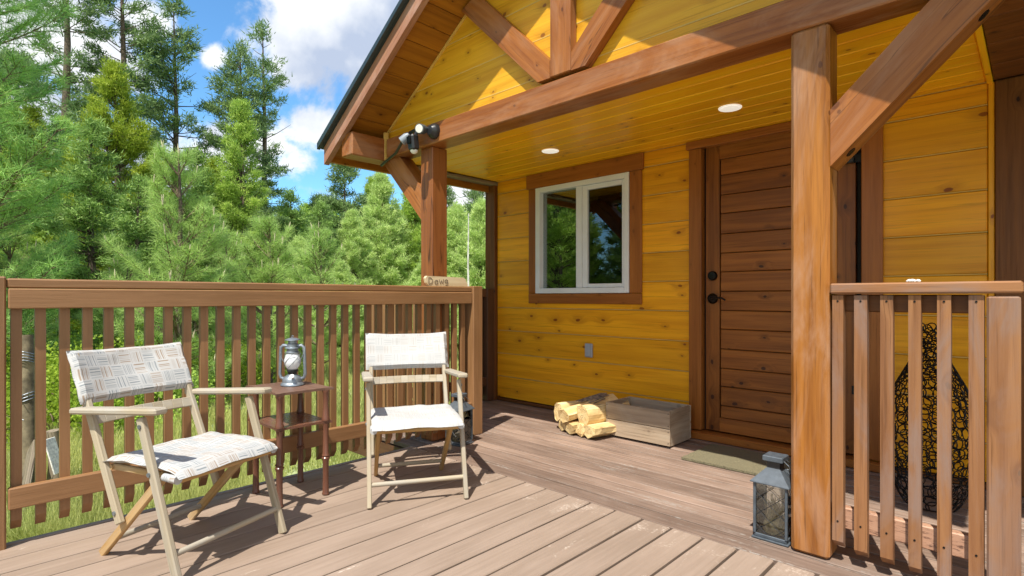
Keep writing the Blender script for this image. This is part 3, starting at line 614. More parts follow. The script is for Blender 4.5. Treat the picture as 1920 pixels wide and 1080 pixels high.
# ================================================================== RAILINGS
XR = -2.955
rl = empty('deck_railing', (-2.98, 1.4, 0), 'long brown painted deck railing with square balusters behind the chairs', 'railing')
MB().box(XR-.035, XR, .195, 2.675, .953, 1.0345, 'y').build('top_rail', m_rail, rl)
MB().box(-3.045, XR-.006, .192, 2.675, 1.036, 1.075, 'y', .006).build('rail_cap', m_rail, rl)
MB().box(XR-.035, XR, .195, 2.675, .15, .236, 'y').build('bottom_rail', m_rail, rl)
MB().box(XR-.09, XR-.003, .07, .19, -.15, 1.082, 'z', .006).build('rail_post', m_rail, rl)
MB().box(XR-.09, XR+.012, 2.678, 2.768, -.0015, 1.079, 'z', .004).build('rail_post', m_rail, rl)
y = .2045
while y < 2.64:
    b = MB(); P = [(XR-.0355, .10+random.uniform(-.006, .006)), (XR-.066, .055), (XR-.066, 1.03), (XR-.0355, 1.03)]
    b.prism([(p[0], p[1]) for p in P], y, y+.0345, 'y'); V = b.V[0]; b.G = [np.stack([V[:, 2], V[:, 0], V[:, 1]], 1)+rng.uniform(-30, 30, 3)]
    o_ = b.build('baluster', m_rail, rl); o_.rotation_euler = (R(random.uniform(-.12, .12)), 0, 0); y += .0772+random.uniform(-.0012, .0012)
sr = empty('porch_railing', (-3.85, 3.1, 0), 'brown side railing with roof shade in its colour between corner post and wall', 'railing')
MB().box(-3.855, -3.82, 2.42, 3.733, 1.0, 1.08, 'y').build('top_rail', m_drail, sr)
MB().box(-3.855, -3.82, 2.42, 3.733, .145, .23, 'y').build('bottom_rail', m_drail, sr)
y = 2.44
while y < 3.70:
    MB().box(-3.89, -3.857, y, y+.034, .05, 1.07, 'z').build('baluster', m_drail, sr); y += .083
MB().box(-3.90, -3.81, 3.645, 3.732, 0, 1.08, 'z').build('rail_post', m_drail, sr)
fr_ = empty('porch_railing', (-3.5, 2.38, 0), 'short brown front railing piece left of the porch post', 'railing')
MB().box(-3.81, -3.16, 2.40, 2.435, .95, 1.03, 'x').build('top_rail', m_rail, fr_)
MB().box(-3.81, -3.16, 2.40, 2.435, .15, .235, 'x').build('bottom_rail', m_rail, fr_)
x = -3.80
while x < -3.19:
    MB().box(x, x+.034, 2.366, 2.398, .06, 1.02, 'z').build('baluster', m_rail, fr_); x += .078
# right railing
rr = empty('front_railing', (-.3, 2.37, 0), 'worn orange brown railing right of the sunlit post', 'railing')
b = MB(); b.box(-.564, -.030, 2.318, 2.42, 1.012, 1.051, 'x', .006); b.build('rail_cap', m_railR, rr)
b = MB(); b.box(-.564, -.128, 2.368, 2.405, .945, 1.008, 'x'); b.build('top_rail', m_dark, rr)
b = MB(); b.box(-.564, -.128, 2.368, 2.405, .125, .205, 'x'); b.build('bottom_rail', m_treat, rr)
for (a, c_, zb) in ((-.5585, -.522, .085), (-.487, -.446, .07), (-.406, -.368, .07), (-.3235, -.288, .065), (-.244, -.207, .06), (-.162, -.123, .06)):
    b = MB(); P = [(2.333, zb), (2.366, zb-.028), (2.366, 1.006), (2.333, 1.006)]
    b.prism(P, a, c_, 'x'); V = b.V[0]; b.G = [np.stack([V[:, 2], V[:, 0], V[:, 1]], 1)+rng.uniform(-30, 30, 3)]
    bb = b.build('baluster', m_railR, rr)
    b = MB()
    for zz in (.985, .16): b.tube([((a+c_)/2, 2.333, zz), ((a+c_)/2, 2.331, zz)], .0035, 8)
    b.build('screw', m_black, bb)
b = MB(); b.box(-.117, -.036, 2.322, 2.412, -.1, 1.003, 'z', .006); b.build('rail_post', m_railR, rr)
b = MB()
for k in range(26):
    a = random.uniform(0, 6.28); q = random.uniform(0, .017); b.lathe([(.001, 0), (.005, .002), (.006, .005), (.003, .009), (.001, .010)], (-.316+q*math.cos(a)*1.3, 2.36+q*math.sin(a), 1.0512+random.uniform(0, .004)*(1-q/.017)), 7)
tag(b.build('lichen_clump', m_ever, smooth=True), 'small white lichen clump lying on the right rail cap', 'lichen')
# sign
sg = empty('wooden_sign', (-2.99, 2.47, 1.0755), 'pale driftwood name sign standing on the rail cap by the post', 'sign')
b = MB(); y0, y1 = 2.275, 2.655; z0 = 1.0755
P = [(y0+.03, z0), (y0+.008, z0+.022), (y0, z0+.052), (y0+.012, z0+.068), (y1-.045, z0+.064), (y1-.02, z0+.052), (y1, z0+.012), (y1-.01, z0+.001)]
b.prism(P, -3.004, -2.979, 'x', (1, 0)); b.build('board', m_signw, sg)
LT = {'D': [[(0, 0), (0, 1), (.35, .95), (.6, .6), (.5, .2), (.2, 0), (0, 0)]],
      'a': [[(.5, .5), (.3, .62), (.08, .45), (.08, .14), (.28, 0), (.5, .16)], [(.52, .64), (.5, .3), (.6, 0)]],
      'w': [[(0, .75), (.18, .05), (.35, .6), (.55, .08), (.68, .8)]],
      'g': [[(.5, .6), (.3, .75), (.05, .6), (.08, .3), (.3, .2), (.5, .45)], [(.5, .7), (.52, .1), (.42, -.2), (.15, -.15)]]}
b = MB(); y = 2.300; h = .043
for ch_, w in (('D', .033), ('a', .029), ('w', .033), ('g', .03)):
    for st in LT[ch_]:
        pts = np.array([(-2.9785, y+p[0]*.056, z0+.014+p[1]*h) for p in st])
        fine = np.concatenate([np.linspace(pts[i], pts[i+1], 4)[:-1] for i in range(len(pts)-1)]+[pts[-1:]])
        b.tube(fine, .0025, 6)
    y += w*1.25+.006
b.build('lettering', m_burn, sg)

# ================================================================== CHAIRS
def cloth_slab(fn, nu, nv, th, cu, cv):
    """closed thin padded sheet; fn(u,v)->point,normal ; gc in metres"""
    v = []; g = []
    for side in (1, -1):
        for j in range(nv+1):
            for i in range(nu+1):
                u = i/nu; w = j/nv; p, n = fn(u, w)
                e = min(1, 11*min(u*2, (1-u)*2, w, 1-w)+.0); e = math.sqrt(max(0, 1-(1-e)**2))
                v.append(np.array(p)+np.array(n)*side*th*e/2+np.array(n)*(.003*mn.noise(Vector((u*9, w*9, side)))+.007*mn.noise(Vector((u*3+7, w*5, 2))))); g.append((u*cu, w*cv+(0 if side > 0 else 3), 0))
    N = (nu+1)*(nv+1); f = []
    for j in range(nv):
        for i in range(nu):
            a = j*(nu+1)+i; f.append((a, a+1, a+nu+2, a+nu+1)); f.append((N+a, N+a+nu+1, N+a+nu+2, N+a+1))
    for i in range(nu):
        f.append((i, N+i, N+i+1, i+1)); a = nv*(nu+1)+i; f.append((a, a+1, N+a+1, N+a))
    for j in range(nv):
        a = j*(nu+1); f.append((a, a+nu+1, N+a+nu+1, N+a)); a += nu; f.append((a, N+a, N+a+nu+1, a+nu+1))
    return v, f, g
def make_chair(fab, lab, group, sag):
    t = empty('folding_chair', (0, 0, 0), lab, 'chair', group)
    HW = .232
    bk0 = np.array([.364, .17]); bk1 = np.array([.645, .785])
    bp = lambda z: bk0[0]+(z-bk0[1])*(bk1[0]-bk0[0])/(bk1[1]-bk0[1])
    for s in (-1, 1):
        x = s*HW
        MB().stick((x, .0, .001), (x, .20, .565), .034, .021, (0, 1, 0)).build('leg', m_chair, t)
        xb = s*(HW-.024)
        b = MB(); b.stick((xb, bp(.15), .15), (xb, bp(.775), .775), .034, .021, (0, 1, 0)); b.build('back_post', m_chair, t)
        xs_ = s*(HW-.048)
        b = MB(); b.stick((xs_, .505, .001), (xs_, .13, .362), .034, .02, (0, 1, 0)); b.build('rear_leg', m_strut, t)
        b = MB(); b.stick((xs_+s*.002, .06, .352), (xs_+s*.002, .43, .352), .024, .018, (0, 0, 1)); b.build('seat_rail', m_strut, t)
        b = MB(); b.board((s*(HW+.002), .335, .580), (0, 1, -.075), (1, 0, 0), .50, .052, .024, .007); b.build('armrest', m_chair, t)
        b = MB()
        for (yy, zz, xx) in ((.14, .37, x), (bp(.19), .19, xb), (.19, .535, x)):
            b.tube([(xx+s*.0105, yy, zz), (xx+s*.015, yy, zz)], .008, 10)
        b.build('bolt', m_wire, t)
    b = MB(); b.tube([(-HW, .035, .10), (HW, .035, .10)], .011, 10); b.build('stretcher', m_chair, t, True)
    b = MB(); b.tube([(-HW+.05, .43, .072), (HW-.05, .43, .072)], .011, 10); b.build('stretcher', m_chair, t, True)
    b = MB(); pts = [(-HW+.03+ (2*HW-.06)*k/10, bp(.525)+.022*math.sin(math.pi*k/10), .525) for k in range(11)]
    for p, q in zip(pts[:-1], pts[1:]): b.stick(p, q, .042, .014, (0, .4, 1), .002)
    b.build('back_slat', m_chair, t)
    b = MB(); b.tube([(-HW+.03, .045, .352), (HW-.03, .045, .352)], .013, 10); b.tube([(-HW+.03, .425, .352), (HW-.03, .425, .352)], .011, 10); b.build('seat_bar', m_strut, t, True)
    def back(u, w):
        z = .585+.205*w; x = (u-.5)*2*(HW+.004); k = math.sin(math.pi*u)
        yy = bp(z)-.004+.055*k*(.4+.6*w)*sag; z2 = z-.012*k*w
        return (x, yy, z2), norm((0, -1, .45))
    v, f, g = cloth_slab(back, 24, 12, .050, 2*HW, .20); b = MB(); b.add(v, f, np.array(g)+[0.7, .11, 0]); b.build('back_fabric', fab, t, True)
    def seat(u, w):
        y = .015+.43*w; x = (u-.5)*2*(HW-.012); k = math.sin(math.pi*u)*math.sin(math.pi*min(1, w*1.0))
        z = .385+.006*math.sin(math.pi*w)-.012*k
        if w < .12: z -= (.12-w)**2*1.6
        if w > .9: z -= (w-.9)*.1
        return (x, y, z), (0, 0, 1)
    v, f, g = cloth_slab(seat, 20, 18, .027, 2*HW, .43); b = MB(); b.add(v, f, np.array(g)+[.3, .4, 0]); b.build('seat_fabric', fab, t, True)
    for s in (-1, 1): MB().tube([(s*(HW-.02), .03, .358), (s*(HW-.018), .10, .36)], [.017, .014], 10).build('fabric_roll', fab, t, True)
    return t
ch1 = make_chair(m_fab1, 'weathered folding armchair with plaid fabric, nearest the left railing end', 'folding armchairs on the deck', 1.0)
ch2 = make_chair(m_fab2, 'weathered folding armchair with plaid fabric coloured near white as in sun, beside the table and rail post', 'folding armchairs on the deck', .45)
def place(t, c, face):   # local -y faces 'face'
    t.location = (c[0], c[1], 0); t.rotation_euler = (0, 0, math.atan2(face[1], face[0])+math.pi/2)
place(ch1, (-2.225, .794), (.937, .35)); place(ch2, (-2.16, 1.61), (.865, -.502))

# ================================================================== TABLE + HURRICANE LANTERN
tb = empty('side_table', (-2.76, 1.25, 0), 'small two tier red brown table with bamboo style turned legs', 'table')
def corner_board(z, x0, x1, y0, y1, mat, nm):
    b = MB(); c = .035; P = [(x0, y0+c), (x0-.012, y0-.012), (x0+c, y0), (x1-c, y0), (x1+.012, y0-.012), (x1, y0+c), (x1, y1-c), (x1+.012, y1+.012), (x1-c, y1), (x0+c, y1), (x0-.012, y1+.012), (x0, y1-c)]
    b.prism(P, z-.012, z, 'z'); return b.build(nm, mat, tb)
corner_board(.542, -2.945, -2.60, 1.115, 1.385, m_ttop, 'table_top'); corner_board(.375, -2.925, -2.60, 1.115, 1.375, m_table, 'shelf')
for (x, y) in ((-2.605, 1.125), (-2.605, 1.36), (-2.885, 1.125), (-2.885, 1.36)):
    b = MB(); pr = [(.016, 0), (.019, .006), (.016, .014), (.0145, .10), (.0155, .17), (.020, .182), (.021, .188), (.016, .194), (.020, .200), (.0155, .212), (.014, .30), (.015, .355), (.017, .362)]
    b.lathe(pr, (x, y, 0), 14); pr = [(.020, .376), (.021, .384), (.017, .395), (.0135, .46), (.015, .515), (.018, .522), (.018, .529)]; b.lathe(pr, (x, y, 0), 14)
    V = np.concatenate(b.V); b.G = [np.stack([v[:, 2], v[:, 0], v[:, 1]], 1) for v in b.V]; b.build('leg', m_table, tb, True)
hx, hy, hz = -2.795, 1.275, .5425
hl = empty('hurricane_lantern', (hx, hy, hz), 'galvanised hurricane lantern with frosted globe on the side table', 'lantern')
b = MB(); b.lathe([(.054, 0), (.059, .003), (.058, .010), (.050, .018), (.049, .034), (.040, .046), (.026, .054), (.022, .058)], (hx, hy, hz), 28); b.build('tank', m_galv, hl, True)
b = MB(); b.lathe([(.022, .0585), (.024, .070), (.030, .074), (.030, .080), (.026, .083)], (hx, hy, hz), 24); b.build('burner', m_blackp, hl, True)
b = MB(); b.lathe([(.024, .084), (.034, .098), (.040, .115), (.040, .135), (.034, .155), (.027, .168)], (hx, hy, hz), 28); b.build('globe', m_globe, hl, True)
b = MB(); b.lathe([(.034, .168), (.034, .173), (.028, .178), (.028, .190), (.037, .192), (.036, .196), (.027, .200), (.027, .214), (.022, .218), (.022, .232), (.038, .234), (.037, .238), (.020, .244), (.005, .247)], (hx, hy, hz), 28)
b.loop([(hx+.008*math.cos(a), hy, hz+.252+.007*math.sin(a)) for a in np.linspace(0, 2*math.pi, 13)[:-1]], .0018); b.build('chimney', m_galv, hl, True)
b = MB(); lat = np.array([.72, .69, 0])
for s in (-1, 1):
    pts = [(s*.024, .205), (s*.048, .207), (s*.060, .195), (s*.062, .17), (s*.064, .10), (s*.066, .06), (s*.060, .040), (s*.044, .034)]
    b.tube([np.array([hx, hy, hz])+lat*p[0]+np.array([0, 0, p[1]]) for p in pts], .0085, 8)
b.build('air_tube', m_galv, hl, True)
b = MB()
for a in range(6):
    A = [(math.cos(a*math.pi/3+k*.22)*(.041+.002*math.sin(k)), math.sin(a*math.pi/3+k*.22)*.042, .09+.078*k/8) for k in range(9)]
    b.tube([(hx+p[0], hy+p[1], hz+p[2]) for p in A], .0014, 5)
b.tube([np.array([hx, hy, hz])+lat*(.066*math.cos(q))+np.array([-.69, .72, 0])*(-.02)*math.sin(q)+np.array([0, 0, .205-.10*math.sin(q)]) for q in np.linspace(0, math.pi, 16)], .0016, 5)
b.build('bail_wire', m_wire, hl, True)
b = MB(); b.tube([(hx+.045, hy-.02, hz+.045), (hx+.058, hy-.030, hz+.056)], [.008, .010], 12); b.build('filler_cap', m_white, hl, True)

# ================================================================== CANDLE LANTERNS
def candle_lantern(loc, rz, lab):
    t = empty('candle_lantern', (0, 0, 0), lab, 'lantern', 'grey candle lanterns with diamond wire')
    w = .062
    b = MB(); b.box(-.072, .072, -.072, .072, 0, .006, 'x', .001); b.box(-.064, .064, -.064, .064, .0065, .020, 'x', .002); b.build('base', m_lgrey, t)
    b = MB()
    for sx in (-1, 1):
        for sy in (-1, 1): b.box(sx*w-.005, sx*w+.005, sy*w-.005, sy*w+.005, .0205, .235, 'z', .001)
    for s in (-1, 1):
        b.box(-w+.006, w-.006, s*w-.004, s*w+.004, .228, .2345, 'x', .001); b.box(s*w-.004, s*w+.004, -w+.006, w-.006, .228, .2345, 'y', .001)
    b.build('frame', m_lgrey, t)
    b = MB(); R0, R1 = .076, .026
    v = [(-R0, -R0, .236), (R0, -R0, .236), (R0, R0, .236), (-R0, R0, .236), (-R1, -R1, .290), (R1, -R1, .290), (R1, R1, .290), (-R1, R1, .290)]
    b.add(v, [(3, 2, 1, 0), (4, 5, 6, 7), (0, 1, 5, 4), (1, 2, 6, 5), (2, 3, 7, 6), (3, 0, 4, 7)]); b.box(-.077, .077, -.077, .077, .231, .2355, 'x', .001); b.build('lantern_roof', m_lgrey, t)
    b = MB(); b.box(-.026, .026, -.026, .026, .2905, .318, 'z', .001); nk = b.build('neck', m_blackp, t)
    b = MB(); b.box(-.040, .040, -.040, .040, .3185, .341, 'x', .003); b.build('cap', m_lgrey, t)
    b = MB(); b.tube([(.04, -.02, .325), (.062, -.03, .312), (.066, -.02, .285), (.055, .0, .272), (.035, .02, .277)], .0016, 5); b.tube([(.04, .01, .325), (.058, .03, .30), (.05, .045, .275), (.02, .045, .278)], .0016, 5); b.build('handle_wire', m_wire, t, True)
    b = MB()
    for (ax, s) in (('x', -1), ('x', 1), ('y', -1), ('y', 1)):
        def P(u, z): return (u, s*(w+.001), z) if ax == 'x' else (s*(w+.001), u, z)
        for k in range(-2, 4):
            for dr in (1, -1):
                pts = []; z_a = .025+k*.066
                for q in np.linspace(0, 1, 9):
                    u = (-w+2*w*q)*dr; z = z_a+q*.105
                    if .021 <= z <= .230: pts.append(P(u, z))
                if len(pts) > 2: b.tube(pts, .0011, 4)
    b.build('diamond_wire', m_blackp, t)
    b = MB(); 
    for s in (-1, 1): b.box(-w+.006, w-.006, s*(w-.003)-.0008, s*(w-.003)+.0008, .021, .228, 'x', .0002); b.box(s*(w-.003)-.0008, s*(w-.003)+.0008, -w+.006, w-.006, .021, .228, 'y', .0002)
    b.build('pane', m_lglass, t)
    rs = np.random.default_rng(5); b = MB()
    for k in range(170):
        a = rs.uniform(0, 6.28); r0 = rs.uniform(0, .045); a2 = a+rs.normal(0, .5); r1 = rs.uniform(.0, .05); z0_ = .022+rs.uniform(0, .05)
        h = rs.uniform(.02, .09)*(1.6 if k % 5 == 0 else 1)
        b.tube([(r0*math.cos(a), r0*math.sin(a), z0_), ((r0+r1)/2*math.cos(a2), (r0+r1)/2*math.sin(a2), z0_+h*.6), (r1*math.cos(a2+.4), r1*math.sin(a2+.4), min(.22, z0_+h))], .0012, 3, False)
    b.lathe([(.046, .021), (.05, .04), (.04, .075), (.02, .09), (.001, .092)], n=12)
    b.build('dried_filling', m_straw, t)
    t.location = loc; t.rotation_euler = (0, 0, rz)
    return t
cl = candle_lantern((-.790, 2.42, 0), 0, 'grey candle lantern on the floor against the orange post')
c2 = copy_tree(cl); c2.location = (-2.86, 2.47, 0); c2.rotation_euler = (0, 0, R(12)); c2['label'] = 'grey candle lantern on the floor behind the white fabric chair'

# ================================================================== CRATE, LOGS, MAT, VASE
cr_ = empty('wooden_crate', (-2.0, 3.5, 0), 'open weathered wooden crate against the wall by the door', 'crate')
b = MB(); b.box(-2.252, -1.752, 3.34, 3.354, .012, .122, 'x', .002); b.box(-2.252, -1.752, 3.3395, 3.354, .127, .243, 'x', .002); b.build('front_panel', m_crate, cr_)
b = MB(); b.box(-2.252, -1.752, 3.636, 3.65, .012, .122, 'x', .002); b.box(-2.252, -1.752, 3.636, 3.65, .127, .243, 'x', .002); b.build('back_panel', m_crate, cr_)
for (a, c_) in ((-2.250, -2.232), (-1.772, -1.754)): MB().box(a, c_, 3.3545, 3.6355, .008, .242, 'y', .002).build('side_panel', m_crate, cr_)
MB().box(-2.231, -1.773, 3.3545, 3.6355, .008, .02, 'x').build('bottom_panel', m_crate, cr_)
b = MB()
for x in (-2.243, -1.763):
    for z in (.03, .105, .145, .225): b.tube([(x, 3.3393, z), (x, 3.3375, z)], .003, 6)
b.build('nail', m_black, cr_)
def log(poly, p0, p1, lab, bark=None):
    """split log: cross-section poly (u,v) swept from p0 (camera end) to p1"""
    p0 = np.array(p0, float); p1 = np.array(p1, float); d = norm(p1-p0); sx = norm(np.cross(d, (0, 0, 1))); up = np.cross(sx, d)
    nseg = 9; P = np.array(poly); n = len(P); v = []; g = []; L = np.linalg.norm(p1-p0); sd = random.uniform(0, 99); off = rng.uniform(-30, 30, 3)
    for i in range(nseg+1):
        t = i/nseg
        for k, q in enumerate(P):
            w = 1+.07*mn.noise(Vector((t*3, k*.9, sd)))
            jt = .009*mn.noise(Vector((t*5, k*2.3, sd+7))); v.append(p0+d*(t*L+.02*mn.noise(Vector((k*1.3, sd, 3)))*(i in (0, nseg)))+sx*(q[0]*w+jt)+up*(q[1]*w+jt*.7)); g.append(off+[t*L, q[0], q[1]])
    f = [(i*n+k, i*n+(k+1) % n, (i+1)*n+(k+1) % n, (i+1)*n+k) for i in range(nseg) for k in range(n)]
    f += [tuple(range(n)), tuple(range((nseg+1)*n-1, nseg*n-1, -1))]
    zmin = min(p[2] for p in v); b = MB(); b.add(v, f, g)
    o = b.build('split_log', m_log); tag(o, lab, 'firewood', 'split firewood beside the crate')
    if bark:
        o.data.materials.append(m_bark)
        for i, pl in enumerate(o.data.polygons[:nseg*n]):
            pass
    return o
def arc(r, a0, a1, n, c=(0, 0)): return [(c[0]+r*math.cos(R(a0+(a1-a0)*k/n)), c[1]+r*math.sin(R(a0+(a1-a0)*k/n))) for k in range(n+1)]
dv = np.array([.10, .40, 0])
def L2(x, y, z, s=1, dz=0): return (x, y, z), (x+dv[0]*s, y+dv[1]*s, z+dz)
log([(-.045, -.02)]+arc(.058, 160, 20, 6, (0, -.02))[1:-1]+[(.05, -.02), (.0, -.045)], *L2(-2.56, 3.22, .047, 1.05), 'thin split log at the bottom left of the firewood pile')
log([(-.045, -.02), (-.02, .045), (.05, .03), (.04, -.03), (0, -.045)], *L2(-2.455, 3.17, .046), 'squarish split log at the bottom front of the firewood pile')
log(arc(.048, 180, 360, 6)+[(.02, .045), (-.02, .045)], *L2(-2.365, 3.18, .049), 'half round log at the bottom middle of the firewood pile')
log([(-.07, .03), (-.055, -.02), (.0, -.05), (.07, -.01), (.075, .035), (.0, .05)], *L2(-2.285, 3.16, .051, .9), 'wedge log nearest the crate at the bottom of the pile')
log(arc(.074, 95, 250, 7)+[(.045, -.02), (.02, .065)], *L2(-2.60, 3.24, .13, 1.0), 'round ended log at the upper left of the firewood pile')
tl = log([(-.06, .03), (-.07, -.03), (-.02, -.06), (.05, -.035), (.065, .01), (.01, .05)], (-2.50, 3.16, .135), (-2.38, 3.62, .205), 'long pale log with ragged grey bark on top of the pile')
log(arc(.078, -70, 150, 8)+[(-.05, -.01), (-.02, -.055)], *L2(-2.365, 3.20, .145, 1.02), 'thick rounded log on top beside the crate')
b = MB(); P0 = np.array([-2.485, 3.26, .185]); P1 = np.array([-2.37, 3.64, .262])
for k in range(16):
    o_ = np.array([random.uniform(-.05, .05), random.uniform(-.03, .03), random.uniform(-.006, .014)]); a = random.uniform(.2, .4); c_ = random.uniform(.55, .85)
    b.stick(P0+(P1-P0)*a+o_, P0+(P1-P0)*c_+o_*.8, random.uniform(.012, .035), .005, (1, 0, .2), .001)
b.xf(Matrix.Translation(-tl.location)); b.build('bark', m_bark, tl, world=False)
b = MB(); gx_, gy_ = 44, 24; v = []; f = []
for j in range(gy_+1):
    for i in range(gx_+1):
        v.append((-1.585+.76*i/gx_+.012*mn.noise(Vector((j*.8, 3, 0))), 3.17+.44*j/gy_+.006*mn.noise(Vector((i*.7, 9, 0))), .013+.002*mn.noise(Vector((i*.9, j*.9, 0)))))
for j in range(gy_):
    for i in range(gx_): a = j*(gx_+1)+i; f.append((a, a+1, a+gx_+2, a+gx_+1))
n0 = len(v); bd = [i for i in range(gx_+1)]+[j*(gx_+1)+gx_ for j in range(1, gy_+1)]+[gy_*(gx_+1)+i for i in range(gx_-1, -1, -1)]+[j*(gx_+1) for j in range(gy_-1, 0, -1)]
for q in bd: v.append((v[q][0], v[q][1], .0005))
for k in range(len(bd)): k2 = (k+1) % len(bd); f.append((bd[k], bd[k2], n0+k2, n0+k))
b.add(v, f); tag(b.build('door_mat', m_mat), 'flat coir door mat in front of the brown door', 'door mat')
# wire vase
vx, vy = -.372, 3.30
prof = [(0, .10), (.04, .125), (.12, .155), (.25, .180), (.38, .186), (.48, .172), (.58, .135), (.66, .095), (.72, .065), (.78, .048), (.84, .042), (.885, .046)]
pz = np.array([p[0] for p in prof]); pr_ = np.array([p[1] for p in prof])
rad_ = lambda z: float(np.interp(z, pz, pr_))
b = MB(); z = .02; rs = np.random.default_rng(3)
while z < .875:
    r0 = rad_(z); s = .030 if z < .6 else .018; n_ = max(6, int(2*math.pi*r0/(s*1.55)))
    for k in range(n_):
        a = 2*math.pi*(k+rs.uniform(-.3, .3))/n_; zc = z+rs.uniform(-.010, .010); ra = s*rs.uniform(.7, 1.15); rb = s*rs.uniform(.7, 1.2); ph = rs.uniform(0, 3.14)
        pts = []
        for q in np.linspace(0, 2*math.pi, 13)[:-1]:
            du = ra*math.cos(q)*math.cos(ph)-rb*math.sin(q)*math.sin(ph); dz = ra*math.cos(q)*math.sin(ph)+rb*math.sin(q)*math.cos(ph)
            zz = min(.89, max(.003, zc+dz)); rr_ = rad_(zz); aa = a+du/max(.03, rr_); pts.append((vx+rr_*math.cos(aa), vy+rr_*math.sin(aa), zz))
        b.loop(pts, .0027, 4)
    z += s*1.5
tag(b.build('wire_vase', m_black), 'tall black pear shaped vase of looped wire by the wall', 'vase')

# ================================================================== YARD: fence posts
def pt(px, d, z): return np.array([0, 0, z])+FW*d+RT*((px-960)/1030*d)
p = pt(52, 3.75, GZ)
fp = empty('fence_post', tuple(p), 'rough wooden fence post wrapped in wire left of the railing', 'fence post', 'old fence posts in the yard')
b = MB(); b.tube([p+[0, 0, -.1], p+[.0, .01, .4], p+[-.03, .0, .8], p+[-.05, 0, 1.16]], [.046, .05, .042, .036], 12); b.build('pole', m_oldp, fp, True)
b = MB()
for zz in (.72, .74, .76, .98, 1.0, 1.02, 1.04, .60):
    b.loop([p+np.array([-.035+.058*math.cos(a), .058*math.sin(a), zz+.012*math.sin(a*2+zz*9)]) for a in np.linspace(0, 2*math.pi, 17)[:-1]], .004)
for k in range(7): a = k*.9; b.tube([p+np.array([.03*math.cos(a), .06*math.sin(a), .74]), p+np.array([.09*math.cos(a), .09*math.sin(a), .78+.03*math.sin(k)])], .003, 4)
b.build('wire', m_wire, fp)
p = pt(72, 4.0, GZ)
b = MB(); b.stick(p+[0, 0, -.05], p+[.03, .02, 1.2], .05, .04, (1, 0, 0)); tag(b.build('fence_post', m_grey), 'slim pale squared fence post behind the wired one', 'fence post', 'old fence posts in the yard')
p = pt(100, 3.7, GZ)
b = MB(); b.tube([p+[0, 0, -.05], p+[-.02, .02, .30], p+[-.01, 0, .52]], [.05, .045, .04], 10); tag(b.build('stump_stake', m_grey, smooth=True), 'short broken grey stake in the grass by the deck', 'stake')
b = MB(); b.stick(pt(92, 3.5, .10), pt(112, 3.5, -.12), .10, .008, (1, -1, .5)); tag(b.build('plank_scrap', m_ever), 'small pale board leaning behind the balusters at left', 'board')
b = MB(); b.stick(pt(30, 3.3, GZ), pt(62, 3.7, GZ+.42), .14, .03, (1, 0, 0)); tag(b.build('leaning_plank', m_grey), 'grey plank leaning low against the fence post', 'plank')

# ================================================================== VEGETATION
def rdir(n, rg): v = rg.normal(size=(n, 3)); return v/np.linalg.norm(v, axis=1)[:, None]
def spikes(P, D, L, w, rg):
    """thin triangles from P along D"""
    s = np.cross(D, rdir(len(P), rg)); s /= np.linalg.norm(s, axis=1)[:, None]+1e-9
    L = np.broadcast_to(L, len(P))[:, None]; w = np.broadcast_to(w, len(P))[:, None]
    return np.stack([P-s*w/2, P+s*w/2, P+D*L], 1)
def unit(v): return v/(np.linalg.norm(v, axis=-1, keepdims=True)+1e-9)

